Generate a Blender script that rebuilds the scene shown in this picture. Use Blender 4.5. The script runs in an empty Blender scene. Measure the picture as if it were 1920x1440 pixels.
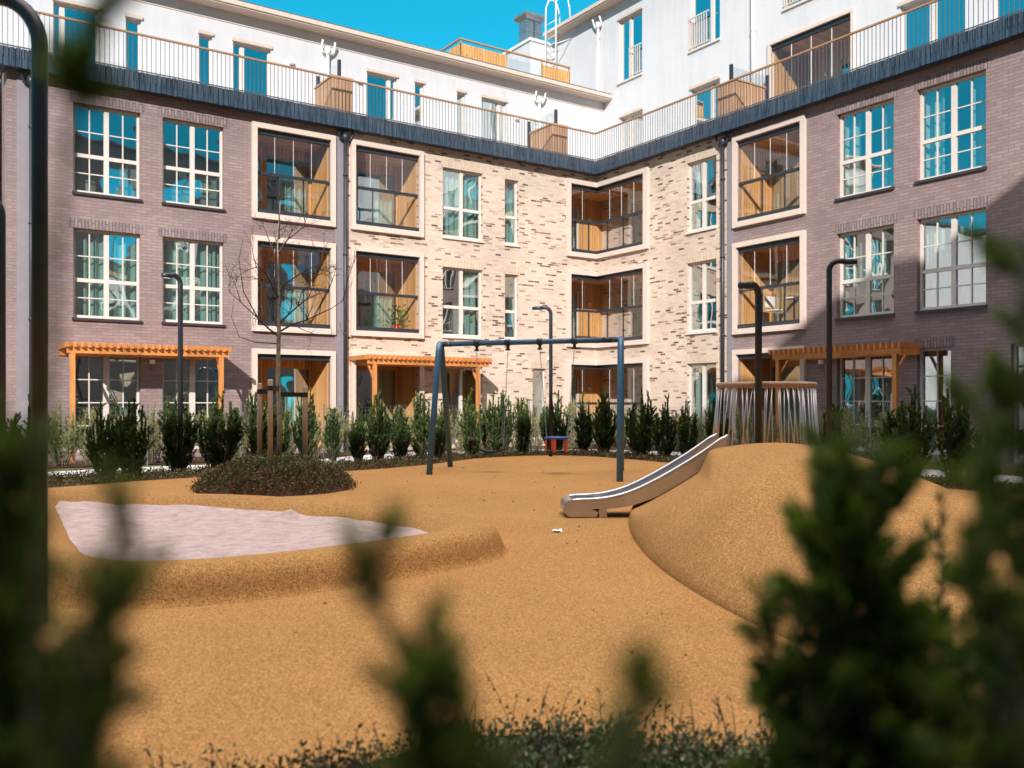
import bpy, math, random
import numpy as np
from mathutils import Vector, Matrix
R = math.radians
SC = bpy.context.scene
COL = SC.collection
PI = math.pi

# ------------------------------------------------------------------ helpers
def nrm(v):
    v = np.asarray(v, float); n = np.linalg.norm(v)
    return v / n if n > 1e-9 else v

class MB:
    """collects vertices and faces, links them as ONE mesh object; UVs are box mapped in metres unless given"""
    def __init__(self):
        self.v = []; self.f = []; self.uv = {}
    def quad(self, a, b, c, d):
        n = len(self.v); self.v += [tuple(a), tuple(b), tuple(c), tuple(d)]; self.f.append((n, n+1, n+2, n+3))
    def box(self, x0, x1, y0, y1, z0, z1):
        n = len(self.v)
        if x0 > x1: x0, x1 = x1, x0
        if y0 > y1: y0, y1 = y1, y0
        if z0 > z1: z0, z1 = z1, z0
        self.v += [(x0,y0,z0),(x1,y0,z0),(x1,y1,z0),(x0,y1,z0),(x0,y0,z1),(x1,y0,z1),(x1,y1,z1),(x0,y1,z1)]
        self.f += [tuple(n+i for i in q) for q in ((0,3,2,1),(4,5,6,7),(0,1,5,4),(1,2,6,5),(2,3,7,6),(3,0,4,7))]
    def bar(self, p0, p1, w, t, up=(0,0,1)):
        p0 = np.array(p0, float); p1 = np.array(p1, float); d = nrm(p1-p0)
        s = np.cross(d, up)
        s = nrm(s) if np.linalg.norm(s) > 1e-6 else np.array([1.,0,0])
        u = nrm(np.cross(s, d)); n = len(self.v)
        for p in (p0, p1):
            for a, b in ((-1,-1),(1,-1),(1,1),(-1,1)):
                self.v.append(tuple(p + s*a*w/2 + u*b*t/2))
        self.f += [tuple(n+i for i in q) for q in ((0,1,2,3),(7,6,5,4),(0,4,5,1),(1,5,6,2),(2,6,7,3),(3,7,4,0))]
    def tube(self, pts, r, k=8, cap=True):
        pts = [np.array(p, float) for p in pts]; m = len(pts)
        rs = list(r) if hasattr(r, '__len__') else [r]*m
        T = []
        for i in range(m):
            T.append(nrm(pts[min(i+1, m-1)] - pts[max(i-1, 0)]))
        a = np.array([0,0,1.]) if abs(T[0][2]) < .9 else np.array([1.,0,0])
        N = nrm(np.cross(T[0], a)); n0 = len(self.v)
        for i in range(m):
            N = nrm(N - T[i]*np.dot(N, T[i])); B = np.cross(T[i], N)
            for j in range(k):
                th = 2*PI*j/k
                self.v.append(tuple(pts[i] + rs[i]*(N*math.cos(th) + B*math.sin(th))))
        for i in range(m-1):
            for j in range(k):
                a = n0+i*k+j; b = n0+i*k+(j+1) % k
                self.f.append((a, b, b+k, a+k))
        if cap:
            self.f.append(tuple(n0+j for j in range(k))[::-1]); self.f.append(tuple(n0+(m-1)*k+j for j in range(k)))
    def lathe(self, prof, c=(0,0,0), k=20):
        n0 = len(self.v)
        for r, z in prof:
            for j in range(k):
                th = 2*PI*j/k; self.v.append((c[0]+r*math.cos(th), c[1]+r*math.sin(th), c[2]+z))
        for i in range(len(prof)-1):
            for j in range(k):
                a = n0+i*k+j; b = n0+i*k+(j+1) % k
                self.f.append((a, b, b+k, a+k))
    def poly(self, pts, z):
        n = len(self.v); self.v += [(p[0], p[1], z) for p in pts]; self.f.append(tuple(range(n, n+len(pts))))
    def mesh(self, name, mat, smooth=False):
        me = bpy.data.meshes.new(name)
        me.from_pydata(self.v, [], self.f)
        me.update()
        boxuv(me)
        if mat: me.materials.append(mat)
        if smooth:
            me.polygons.foreach_set('use_smooth', np.ones(len(me.polygons), bool))
        return me
    def build(self, name, mat, parent=None, loc=None, smooth=False):
        return link(name, self.mesh(name, mat, smooth), parent, loc)

def boxuv(me):
    nl = len(me.loops)
    if not nl: return
    co = np.empty(len(me.vertices)*3); me.vertices.foreach_get('co', co); co = co.reshape(-1, 3)
    vi = np.empty(nl, np.int32); me.loops.foreach_get('vertex_index', vi)
    tot = np.empty(len(me.polygons), np.int32); me.polygons.foreach_get('loop_total', tot)
    pn = np.empty(len(me.polygons)*3); me.polygons.foreach_get('normal', pn); pn = np.abs(pn.reshape(-1, 3))
    pl = np.repeat(np.arange(len(tot)), tot); n = pn[pl]; c = co[vi]
    ax = np.argmax(n, axis=1)
    u = np.where(ax == 0, c[:,1], c[:,0]); v = np.where(ax == 2, c[:,1], c[:,2])
    uv = me.uv_layers.new(name='UVMap')
    uv.data.foreach_set('uv', np.stack([u, v], 1).astype(np.float32).ravel())

def link(name, data, parent=None, loc=None):
    o = bpy.data.objects.new(name, data); COL.objects.link(o)
    if parent is not None: o.parent = parent
    if loc is not None: o.location = loc
    return o

def tag(o, label=None, cat=None, group=None, kind=None):
    if label: o['label'] = label
    if cat: o['category'] = cat
    if group: o['group'] = group
    if kind: o['kind'] = kind
    return o

def thing(name, label, cat, loc=(0,0,0), rz=0, group=None):
    o = link(name, None, None, loc); o.rotation_euler = (0, 0, rz); o.empty_display_size = .2
    return tag(o, label, cat, group)

def copy_tree(o, parent=None):
    c = o.copy(); COL.objects.link(c)
    c.parent = parent
    for ch in list(o.children): copy_tree(ch, c)
    return c

# ------------------------------------------------------------------ materials
class NT:
    def __init__(self, name):
        self.m = bpy.data.materials.new(name); self.m.use_nodes = True
        self.t = self.m.node_tree; self.t.nodes.clear()
        self.out = self.t.nodes.new('ShaderNodeOutputMaterial')
    def n(self, typ, **kw):
        nd = self.t.nodes.new('ShaderNode'+typ)
        for k, v in kw.items():
            if k in nd.inputs: self.set(nd.inputs[k], v)
            elif hasattr(nd, k): setattr(nd, k, v)
        return nd
    def set(self, sock, v):
        if isinstance(v, bpy.types.NodeSocket): self.t.links.new(v, sock)
        else: sock.default_value = v
    def inp(self, nd, **kw):
        for k, v in kw.items(): self.set(nd.inputs[k.replace('_', ' ')], v)
        return nd
    def ramp(self, fac, stops, interp='LINEAR'):
        r = self.t.nodes.new('ShaderNodeValToRGB'); r.color_ramp.interpolation = interp
        el = r.color_ramp.elements
        while len(el) > 1: el.remove(el[-1])
        el[0].position = stops[0][0]; el[0].color = (*stops[0][1], 1)
        for p, c in stops[1:]:
            e = el.new(p); e.color = (*c, 1)
        self.set(r.inputs[0], fac); return r.outputs[0]
    def noise(self, scale, vec=None, detail=3, rough=.5):
        nd = self.n('TexNoise'); nd.inputs['Scale'].default_value = scale; nd.inputs['Detail'].default_value = detail
        nd.inputs['Roughness'].default_value = rough
        if vec is not None: self.set(nd.inputs['Vector'], vec)
        return nd.outputs['Fac']
    def coord(self, which='Object'):
        return self.n('TexCoord').outputs[which]
    def mix(self, fac, a, b, blend='MIX'):
        nd = self.t.nodes.new('ShaderNodeMix'); nd.data_type = 'RGBA'; nd.blend_type = blend
        self.set(nd.inputs[0], fac)
        self.set(nd.inputs[6], a if isinstance(a, bpy.types.NodeSocket) else (*a, 1))
        self.set(nd.inputs[7], b if isinstance(b, bpy.types.NodeSocket) else (*b, 1))
        return nd.outputs[2]
    def math(self, op, a, b=0.):
        nd = self.t.nodes.new('ShaderNodeMath'); nd.operation = op
        self.set(nd.inputs[0], a); self.set(nd.inputs[1], b); return nd.outputs[0]
    def mapping(self, vec, scale=(1,1,1), rot=(0,0,0)):
        nd = self.n('Mapping'); self.set(nd.inputs['Vector'], vec); nd.inputs['Scale'].default_value = scale
        nd.inputs['Rotation'].default_value = rot
        return nd.outputs[0]
    def bump(self, h, strength=.3, dist=.01):
        nd = self.n('Bump'); self.set(nd.inputs['Height'], h); nd.inputs['Strength'].default_value = strength
        nd.inputs['Distance'].default_value = dist; return nd.outputs[0]
    def principled(self, col, rough=.6, metal=0., normal=None, spec=.5, **kw):
        p = self.n('BsdfPrincipled')
        self.set(p.inputs['Base Color'], col if isinstance(col, bpy.types.NodeSocket) else (*col, 1))
        self.set(p.inputs['Roughness'], rough); self.set(p.inputs['Metallic'], metal)
        self.set(p.inputs['Specular IOR Level'], spec)
        if normal is not None: self.set(p.inputs['Normal'], normal)
        self.t.links.new(p.outputs[0], self.out.inputs[0]); return p
    def finish(self, sh):
        self.t.links.new(sh, self.out.inputs[0]); return self.m

def m_plain(name, col, rough=.6, metal=0., var=.12, scale=6., spec=.4, bump=0.):
    t = NT(name); nz = t.noise(scale, t.coord(), 4)
    lo = tuple(max(0, c*(1-var)) for c in col); hi = tuple(min(1, c*(1+var)) for c in col)
    nb = t.bump(t.noise(scale*12, t.coord(), 3), bump, .01) if bump else None
    t.principled(t.ramp(nz, [(.3, lo), (.7, hi)]), rough, metal, nb, spec); return t.m

def m_brick(name, ramp, mortar, soldier=False, rough=.85, bw=.25, rh=.0755, mortar_size=.009, bump=.6):
    t = NT(name); uv = t.coord('UV')
    vec = t.mapping(uv, rot=(0, 0, PI/2)) if soldier else uv
    b = t.n('TexBrick'); t.set(b.inputs['Vector'], vec)
    b.inputs['Color1'].default_value = (0,0,0,1); b.inputs['Color2'].default_value = (1,1,1,1); b.inputs['Mortar'].default_value = (.5,.5,.5,1)
    b.inputs['Scale'].default_value = 1; b.inputs['Mortar Size'].default_value = mortar_size; b.inputs['Mortar Smooth'].default_value = .1
    b.inputs['Brick Width'].default_value = bw; b.inputs['Row Height'].default_value = rh
    c = t.ramp(b.outputs['Color'], ramp)
    c = t.mix(b.outputs['Fac'], c, mortar)
    big = t.ramp(t.noise(.6, uv, 4), [(.3, (.86,.86,.86)), (.7, (1.06,1.06,1.06))])
    c = t.mix(1., c, big, 'MULTIPLY')
    h = t.math('SUBTRACT', t.math('MULTIPLY', t.noise(60, uv, 3), .25), b.outputs['Fac'])
    t.principled(c, rough, 0, t.bump(h, bump, .006), .25); return t.m

M = {}
M['brick_dark'] = m_brick('mauve_brick', [(0, (.268,.194,.190)), (.35, (.302,.219,.214)), (.7, (.320,.233,.228)), (1, (.350,.257,.250))], (.245,.180,.182))
M['brick_dark_soldier'] = m_brick('mauve_soldier_brick', [(0, (.225,.168,.17)), (.6, (.29,.22,.22)), (1, (.34,.255,.25))], (.12,.095,.105), bw=.0755*4, rh=.0755, soldier=True)
cr = [(0, (.10,.055,.045)), (.05, (.19,.10,.075)), (.10, (.34,.21,.16)), (.17, (.53,.38,.30)), (.28, (.62,.49,.40)), (.45, (.63,.53,.43)), (.6, (.66,.55,.44)), (.8, (.66,.50,.42)), (1, (.60,.43,.35))]
M['brick_cream'] = m_brick('cream_brick', cr, (.64,.54,.45), bump=.5, bw=.225, rh=.066, mortar_size=.008)
M['brick_cream_soldier'] = m_brick('cream_soldier_brick', [(0, (.60,.46,.36)), (.6, (.66,.54,.43)), (1, (.66,.49,.37))], (.52,.41,.32), soldier=True, bw=.3, rh=.11)
M['stucco'] = m_plain('white_stucco', (.665,.665,.695), .9, var=.04, scale=1.2, spec=.2, bump=.15)
def m_stucco():
    t = NT('white_stucco'); uv = t.coord('UV')
    a = t.noise(1.3, uv, 4); b = t.noise(3., t.mapping(uv, (1.4, .12, 1)), 5, .6)
    c = t.ramp(t.math('ADD', t.math('MULTIPLY', a, .4), t.math('MULTIPLY', b, .6)), [(.3, (.56,.555,.575)), (.5, (.615,.61,.635)), (.7, (.65,.64,.665))])
    t.principled(c, .9, 0, t.bump(t.noise(90, uv, 3), .15, .006), .2); return t.m
M['stucco'] = m_stucco()
M['white_frame'] = m_plain('cream_white_paint', (.68,.61,.56), .45, var=.03)
M['surround'] = m_plain('pale_render', (.66,.54,.47), .7, var=.03)
M['dark_metal'] = m_plain('charcoal_metal', (.045,.05,.062), .38, .3, var=.1)
M['lamp_metal'] = m_plain('lamp_paint', (.030,.036,.048), .35, .2, var=.1)
M['sill'] = m_plain('dark_sill', (.055,.05,.058), .45, .2)
M['pipe_grey'] = m_plain('grey_panel', (.28,.25,.28), .5, .1, var=.05)
M['white_metal'] = m_plain('white_metal', (.80,.78,.76), .4, .0, var=.03)
M['steel_duct'] = m_plain('galvanised_steel', (.42,.44,.47), .4, .8, var=.15)
M['eave'] = m_plain('eave_paint', (.62,.50,.42), .6, var=.06)
M['roof'] = m_plain('roof_felt', (.12,.12,.13), .9)

def m_cornice():
    t = NT('blue_grey_slats'); nz = t.noise(9, t.mapping(t.coord('UV'), (1, .15, 1)), 3)
    t.principled(t.ramp(nz, [(.3, (.025,.040,.066)), (.7, (.095,.135,.19))]), .36, .4, None, .5); return t.m
M['cornice'] = m_cornice()

def m_wood(name, a, b, board=.11, along='z', rough=.6, gap=True):
    t = NT(name); uv = t.coord('UV')
    sc = (1, .06, 1) if along == 'z' else (.06, 1, 1)
    grain = t.noise(38, t.mapping(uv, sc), 4, .6)
    sep = t.n('SeparateXYZ'); t.set(sep.inputs[0], uv)
    x = t.math('DIVIDE', sep.outputs[0 if along == 'z' else 1], board)
    wn = t.n('TexWhiteNoise', noise_dimensions='1D'); t.set(wn.inputs['W'], t.math('FLOOR', x))
    c = t.ramp(grain, [(.25, a), (.75, b)])
    c = t.mix(1., c, t.ramp(wn.outputs[0], [(0, (.82,.8,.78)), (1, (1.1,1.1,1.1))]), 'MULTIPLY')
    kn = t.noise(5.5, uv, 2)
    c = t.mix(t.ramp(kn, [(.70, (0,0,0)), (.74, (1,1,1))]), c, tuple(v*.55 for v in a))
    nb = None
    if gap:
        fr = t.math('FRACT', x); g = t.math('LESS_THAN', t.math('ABSOLUTE', t.math('SUBTRACT', fr, .5)), .455)
        c = t.mix(t.math('SUBTRACT', 1., g), c, tuple(v*.3 for v in a)); nb = t.bump(g, .5, .006)
    t.principled(c, rough, 0, nb, .3); return t.m
M['pine'] = m_wood('pine_boards', (.56,.27,.09), (.78,.45,.19))
M['pine_ceiling'] = m_wood('pine_ceiling', (.66,.33,.14), (.86,.50,.24), along='x')
M['pergola'] = m_wood('pergola_timber', (.50,.185,.05), (.70,.30,.10), .5, gap=False)
M['deck'] = m_wood('balcony_deck', (.50,.36,.24), (.64,.48,.34), .12, along='x')
M['box_wood'] = m_wood('larch_slats', (.38,.22,.13), (.58,.36,.22), .085)
M['handrail_wood'] = m_wood('handrail_timber', (.36,.20,.11), (.5,.29,.16), .3, along='x', gap=False)
M['stake'] = m_wood('stake_wood', (.50,.34,.26), (.68,.50,.40), .3, gap=False)
M['baluster'] = m_plain('railing_metal', (.16,.145,.15), .4, .5)

def m_glass(name='window_glass', tint=(.72,.91,.875), base=.48, wob=.016):
    t = NT(name)
    w = t.bump(t.noise(.9, t.coord('Object'), 1), 1., wob)
    g = t.n('BsdfGlossy'); g.inputs['Roughness'].default_value = 0.; g.inputs['Color'].default_value = (.95,1,1,1); t.set(g.inputs['Normal'], w)
    tr = t.n('BsdfTransparent'); tr.inputs['Color'].default_value = (*tint, 1)
    lw = t.n('LayerWeight'); lw.inputs['Blend'].default_value = .5
    f = t.math('ADD', t.math('MULTIPLY', t.math('POWER', lw.outputs['Facing'], 3.), .7), base)
    mx = t.n('MixShader'); t.set(mx.inputs[0], f); t.set(mx.inputs[1], tr.outputs[0]); t.set(mx.inputs[2], g.outputs[0])
    return t.finish(mx.outputs[0])
M['glass'] = m_glass()
M['glass_sky'] = m_glass('terrace_door_glass', (.35,.6,.62), .78, .006)
M['clear'] = m_glass('screen_glass', (.98,.99,.99), .10, .004)
M['frost'] = m_glass('frosted_screen_glass', (.82,.9,.92), .08, .004)
M['curtain'] = m_plain('curtain_fabric', (.60,.73,.69), .9, var=.05)
M['curtain_pale'] = m_plain('pale_curtain_fabric', (.72,.74,.70), .9, var=.05)
M['room'] = m_plain('room_paint', (.42,.43,.41), .9, var=.1, scale=1.5)
M['card'] = m_plain('cardboard', (.52,.38,.24), .9)
M['black_rubber'] = m_plain('black_rubber', (.02,.02,.024), .6)

def m_rubber():
    t = NT('ochre_rubber_granules'); co = t.coord('Object')
    v = t.n('TexVoronoi'); t.set(v.inputs['Vector'], co); v.inputs['Scale'].default_value = 210
    sep = t.n('SeparateColor'); t.set(sep.inputs[0], v.outputs['Color'])
    v2 = t.n('TexVoronoi'); t.set(v2.inputs['Vector'], co); v2.inputs['Scale'].default_value = 115
    sep2 = t.n('SeparateColor'); t.set(sep2.inputs[0], v2.outputs['Color'])
    mixv = t.math('ADD', t.math('MULTIPLY', sep.outputs[0], .55), t.math('MULTIPLY', sep2.outputs[0], .45))
    c = t.ramp(mixv, [(.08, (.14,.055,.014)), (.3, (.335,.158,.045)), (.55, (.47,.238,.078)), (.8, (.565,.305,.11)), (.97, (.74,.50,.25))])
    big = t.ramp(t.noise(.45, co, 5, .6), [(.3, (.88,.86,.84)), (.7, (1.06,1.06,1.06))])
    c = t.mix(1., c, big, 'MULTIPLY')
    dirt = t.ramp(t.noise(2.3, co, 6, .65), [(.62, (1,1,1)), (.8, (.86,.82,.78))])
    c = t.mix(1., c, dirt, 'MULTIPLY')
    t.principled(c, .85, 0, t.bump(mixv, .4, .006), .25); return t.m
M['rubber'] = m_rubber()

def m_sand():
    t = NT('pale_sand'); co = t.coord('Object')
    n = t.noise(7, co, 6, .7); f = t.noise(120, co, 2)
    c = t.ramp(t.math('ADD', t.math('MULTIPLY', n, .7), t.math('MULTIPLY', f, .3)), [(.35, (.40,.295,.285)), (.55, (.60,.46,.445)), (.7, (.70,.56,.53))])
    t.principled(c, .95, 0, t.bump(n, .8, .05), .1); return t.m
M['sand'] = m_sand()

def m_ground(name, stops, s1=3., s2=40., bump=.7, dist=.03):
    t = NT(name); co = t.coord('Object')
    n = t.noise(s1, co, 6, .65); f = t.noise(s2, co, 4, .7)
    a = t.math('ADD', t.math('MULTIPLY', n, .5), t.math('MULTIPLY', f, .5))
    t.principled(t.ramp(a, stops), .95, 0, t.bump(f, bump, dist), .15); return t.m
M['soil'] = m_ground('mulch_soil', [(.35, (.035,.02,.015)), (.5, (.10,.055,.038)), (.65, (.20,.115,.075))])
M['grass_ground'] = m_ground('thin_lawn', [(.35, (.05,.05,.02)), (.5, (.10,.10,.04)), (.65, (.2,.17,.09))], 2., 60.)
M['paving'] = m_ground('pale_paving', [(.35, (.44,.43,.43)), (.5, (.56,.55,.55)), (.65, (.64,.63,.62))], 2., 30., .2, .005)
M['kerb'] = m_plain('kerb_concrete', (.48,.46,.45), .85)

def m_leaf(name, stops, trans=.25, rough=.5):
    t = NT(name); uv = t.coord('UV'); sep = t.n('SeparateXYZ'); t.set(sep.inputs[0], uv)
    c = t.ramp(sep.outputs[0], stops)
    p = t.n('BsdfPrincipled'); t.set(p.inputs['Base Color'], c); p.inputs['Roughness'].default_value = rough; p.inputs['Specular IOR Level'].default_value = .3
    tl = t.n('BsdfTranslucent'); t.set(tl.inputs['Color'], t.mix(1., c, (1.1,1.2,.5), 'MULTIPLY'))
    mx = t.n('MixShader'); mx.inputs[0].default_value = trans; t.set(mx.inputs[1], p.outputs[0]); t.set(mx.inputs[2], tl.outputs[0])
    return t.finish(mx.outputs[0])
M['yew'] = m_leaf('yew_needles', [(0, (.016,.034,.014)), (.45, (.035,.07,.022)), (.75, (.075,.115,.028)), (.9, (.20,.22,.04)), (1, (.36,.33,.06))])
M['yew_dark'] = m_leaf('dark_yew_needles', [(0, (.026,.046,.014)), (.45, (.075,.125,.026)), (.75, (.17,.23,.04)), (1, (.38,.40,.08))], .45)
M['olive'] = m_leaf('olive_leaves', [(0, (.14,.15,.06)), (.5, (.26,.26,.11)), (.85, (.38,.36,.17)), (1, (.5,.42,.22))], .35)
M['cover'] = m_leaf('groundcover_leaves', [(0, (.07,.028,.02)), (.3, (.20,.075,.045)), (.45, (.09,.085,.03)), (.7, (.10,.125,.04)), (.9, (.18,.19,.075)), (1, (.38,.30,.2))], .2)
M['cover_green'] = m_leaf('green_groundcover_leaves', [(0, (.09,.04,.028)), (.18, (.06,.035,.02)), (.3, (.03,.05,.02)), (.6, (.06,.095,.04)), (.85, (.13,.17,.09)), (1, (.32,.27,.18))], .2)
M['bark'] = m_plain('bark', (.12,.085,.06), .9, var=.35, scale=20, bump=.4)
M['tree_bark'] = m_plain('pale_tree_bark', (.34,.27,.20), .85, var=.4, scale=18, bump=.4)
M['twig'] = m_plain('dark_twigs', (.06,.035,.03), .8)
M['swing_blue'] = m_plain('blue_powder_coat', (.06,.15,.26), .32, .1, var=.06)
M['orange'] = m_plain('orange_plastic', (.75,.09,.025), .4)
M['blue_plastic'] = m_plain('blue_plastic', (.03,.10,.38), .4)
M['chain'] = m_plain('chain_steel', (.5,.48,.48), .35, .8)
M['steel'] = m_plain('brushed_steel', (.56,.52,.52), .3, .85, var=.08, scale=3)
M['steel_edge'] = m_plain('polished_steel', (.50,.50,.53), .3, .85, var=.08)
M['net'] = m_plain('wire_net', (.20,.21,.22), .5, .4)
M['rod'] = m_plain('rod_steel', (.62,.58,.58), .3, .6)
M['ring_wood'] = m_plain('ring_timber', (.42,.27,.19), .55)
M['paper'] = m_plain('white_paper', (.85,.84,.82), .8)

# ------------------------------------------------------------------ world, sun, camera
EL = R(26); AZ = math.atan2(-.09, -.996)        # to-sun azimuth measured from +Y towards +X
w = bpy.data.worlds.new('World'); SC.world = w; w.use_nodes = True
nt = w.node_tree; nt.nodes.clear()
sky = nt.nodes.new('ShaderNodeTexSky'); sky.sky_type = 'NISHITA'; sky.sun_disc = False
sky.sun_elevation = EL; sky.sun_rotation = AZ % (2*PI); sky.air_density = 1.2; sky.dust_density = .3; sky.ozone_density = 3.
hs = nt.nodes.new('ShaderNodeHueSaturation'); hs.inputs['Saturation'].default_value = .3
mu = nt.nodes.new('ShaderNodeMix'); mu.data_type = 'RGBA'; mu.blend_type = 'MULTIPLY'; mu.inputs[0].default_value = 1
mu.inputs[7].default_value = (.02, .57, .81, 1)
# unseen bright zenith added to lift the courtyard shade, clear blue lower down
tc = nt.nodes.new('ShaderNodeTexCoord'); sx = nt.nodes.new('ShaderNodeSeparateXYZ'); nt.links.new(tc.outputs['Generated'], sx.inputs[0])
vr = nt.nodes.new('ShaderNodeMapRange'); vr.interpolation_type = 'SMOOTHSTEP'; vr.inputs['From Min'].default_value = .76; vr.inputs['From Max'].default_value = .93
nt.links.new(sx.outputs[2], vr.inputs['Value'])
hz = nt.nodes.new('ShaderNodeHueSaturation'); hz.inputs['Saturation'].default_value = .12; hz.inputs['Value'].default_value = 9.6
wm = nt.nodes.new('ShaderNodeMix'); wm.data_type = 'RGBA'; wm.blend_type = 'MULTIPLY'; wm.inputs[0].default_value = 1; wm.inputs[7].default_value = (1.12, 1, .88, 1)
# sky towards the sun and at mid height dimmed to deepen wall shade
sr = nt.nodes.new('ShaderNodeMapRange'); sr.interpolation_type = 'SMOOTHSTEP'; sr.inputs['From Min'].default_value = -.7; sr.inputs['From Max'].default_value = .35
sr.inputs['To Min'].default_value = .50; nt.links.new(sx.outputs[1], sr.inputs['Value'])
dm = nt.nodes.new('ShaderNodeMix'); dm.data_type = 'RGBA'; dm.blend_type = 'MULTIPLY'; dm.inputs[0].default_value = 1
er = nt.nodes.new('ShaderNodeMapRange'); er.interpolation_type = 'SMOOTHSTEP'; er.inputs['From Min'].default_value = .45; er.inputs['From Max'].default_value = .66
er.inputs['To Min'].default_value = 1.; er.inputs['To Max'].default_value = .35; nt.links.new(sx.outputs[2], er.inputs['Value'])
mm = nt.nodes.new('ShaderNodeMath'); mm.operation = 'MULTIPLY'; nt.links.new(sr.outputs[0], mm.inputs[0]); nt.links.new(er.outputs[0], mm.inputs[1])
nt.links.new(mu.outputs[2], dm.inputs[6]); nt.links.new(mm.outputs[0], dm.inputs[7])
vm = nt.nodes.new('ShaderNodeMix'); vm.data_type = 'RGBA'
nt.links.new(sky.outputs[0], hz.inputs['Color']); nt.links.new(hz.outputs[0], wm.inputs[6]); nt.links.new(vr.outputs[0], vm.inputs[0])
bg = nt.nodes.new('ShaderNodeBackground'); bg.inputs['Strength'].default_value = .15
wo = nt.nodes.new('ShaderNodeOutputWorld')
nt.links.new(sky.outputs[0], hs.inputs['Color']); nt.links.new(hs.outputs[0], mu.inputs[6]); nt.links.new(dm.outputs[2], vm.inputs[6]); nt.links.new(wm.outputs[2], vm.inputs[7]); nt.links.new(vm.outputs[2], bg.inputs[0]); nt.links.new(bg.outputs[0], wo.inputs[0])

sd = bpy.data.lights.new('sun', 'SUN'); sd.energy = 4.2; sd.angle = R(.5); sd.color = (1, .945, .885)
so = link('sun', sd)
tosun = Vector((math.sin(AZ)*math.cos(EL), math.cos(AZ)*math.cos(EL), math.sin(EL)))
so.rotation_euler = (-tosun).to_track_quat('-Z', 'Y').to_euler(); so.location = (0, -20, 40)

FPX, HOR, EYE = 1683., 757., 1.3
cam = bpy.data.cameras.new('camera'); co_ = link('camera', cam, None, (0, 0, EYE)); co_.rotation_euler = (R(90), 0, 0)
cam.sensor_width = 36; cam.lens = FPX/1920*36; cam.shift_y = (HOR-720)/1920
cam.clip_start = .05; cam.clip_end = 2000
cam.dof.use_dof = True; cam.dof.focus_distance = 12; cam.dof.aperture_fstop = 2.2
SC.camera = co_
SC.view_settings.view_transform = 'Standard'; SC.view_settings.look = 'None'; SC.view_settings.exposure = .47; SC.view_settings.gamma = 1
SC.render.engine = 'CYCLES'
cy = SC.cycles; cy.use_denoising = True; cy.max_bounces = 8; cy.diffuse_bounces = 4; cy.glossy_bounces = 4; cy.transparent_max_bounces = 24
cy.caustics_reflective = False; cy.caustics_refractive = False; cy.sample_clamp_indirect = 8

# ------------------------------------------------------------------ building frame:  x along the left facade, y along the right facade, courtyard at x>0, y>0
CX0, CY0 = 2.834, 30.0
RZ = math.atan2(-.5612, -.8277)
def W2L(X, Y):
    dx, dy = X-CX0, Y-CY0
    return (-.8277*dx-.5612*dy, .5612*dx-.8277*dy)
def L2W(x, y):
    return (CX0-.8277*x+.5612*y, CY0-.5612*x-.8277*y)

BLD = thing('apartment_building', 'L-shaped apartment building, mauve and cream brick below white top storeys', 'building', (CX0, CY0, 0), RZ)

class Pl:
    """a facade plane: a point from distance along it, distance out of it, height"""
    def __init__(self, axis, off=0.): self.axis = axis; self.off = off
    def p(self, s, d, z):
        return (s, self.off+d, z) if self.axis == 'L' else (self.off+d, s, z)
    def box(self, mb, s0, s1, d0, d1, z0, z1):
        a = self.p(s0, d0, z0); b = self.p(s1, d1, z1); mb.box(a[0], b[0], a[1], b[1], a[2], b[2])
    def quad(self, mb, pts):
        mb.quad(*[self.p(*q) for q in pts])
PL, PR = Pl('L'), Pl('R')
PLW, PRW = Pl('L', -1.85), Pl('R', -1.85)

def wall_cells(mb, pl, s0, s1, z0, z1, holes, reveal=.2):
    ss = sorted({s0, s1, *[v for h in holes for v in h[:2] if s0 < v < s1]})
    zs = sorted({z0, z1, *[v for h in holes for v in h[2:4] if z0 < v < z1]})
    for a, b in zip(ss, ss[1:]):
        for c, d in zip(zs, zs[1:]):
            m, n = (a+b)/2, (c+d)/2
            if any(h[0] < m < h[1] and h[2] < n < h[3] for h in holes): continue
            pl.quad(mb, [(a,0,c),(b,0,c),(b,0,d),(a,0,d)])
    for h in holes:
        a, b, c, d = h[0], h[1], max(h[2], z0), h[3]; r = h[4] if len(h) > 4 else reveal
        for q in ([(a,0,c),(a,0,d),(a,-r,d),(a,-r,c)], [(b,0,c),(b,0,d),(b,-r,d),(b,-r,c)], [(a,0,d),(b,0,d),(b,-r,d),(a,-r,d)], [(a,0,c),(b,0,c),(b,-r,c),(a,-r,c)]):
            if not (a <= s0+1e-6 and all(p[0] == a for p in q)): pl.quad(mb, q)

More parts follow.
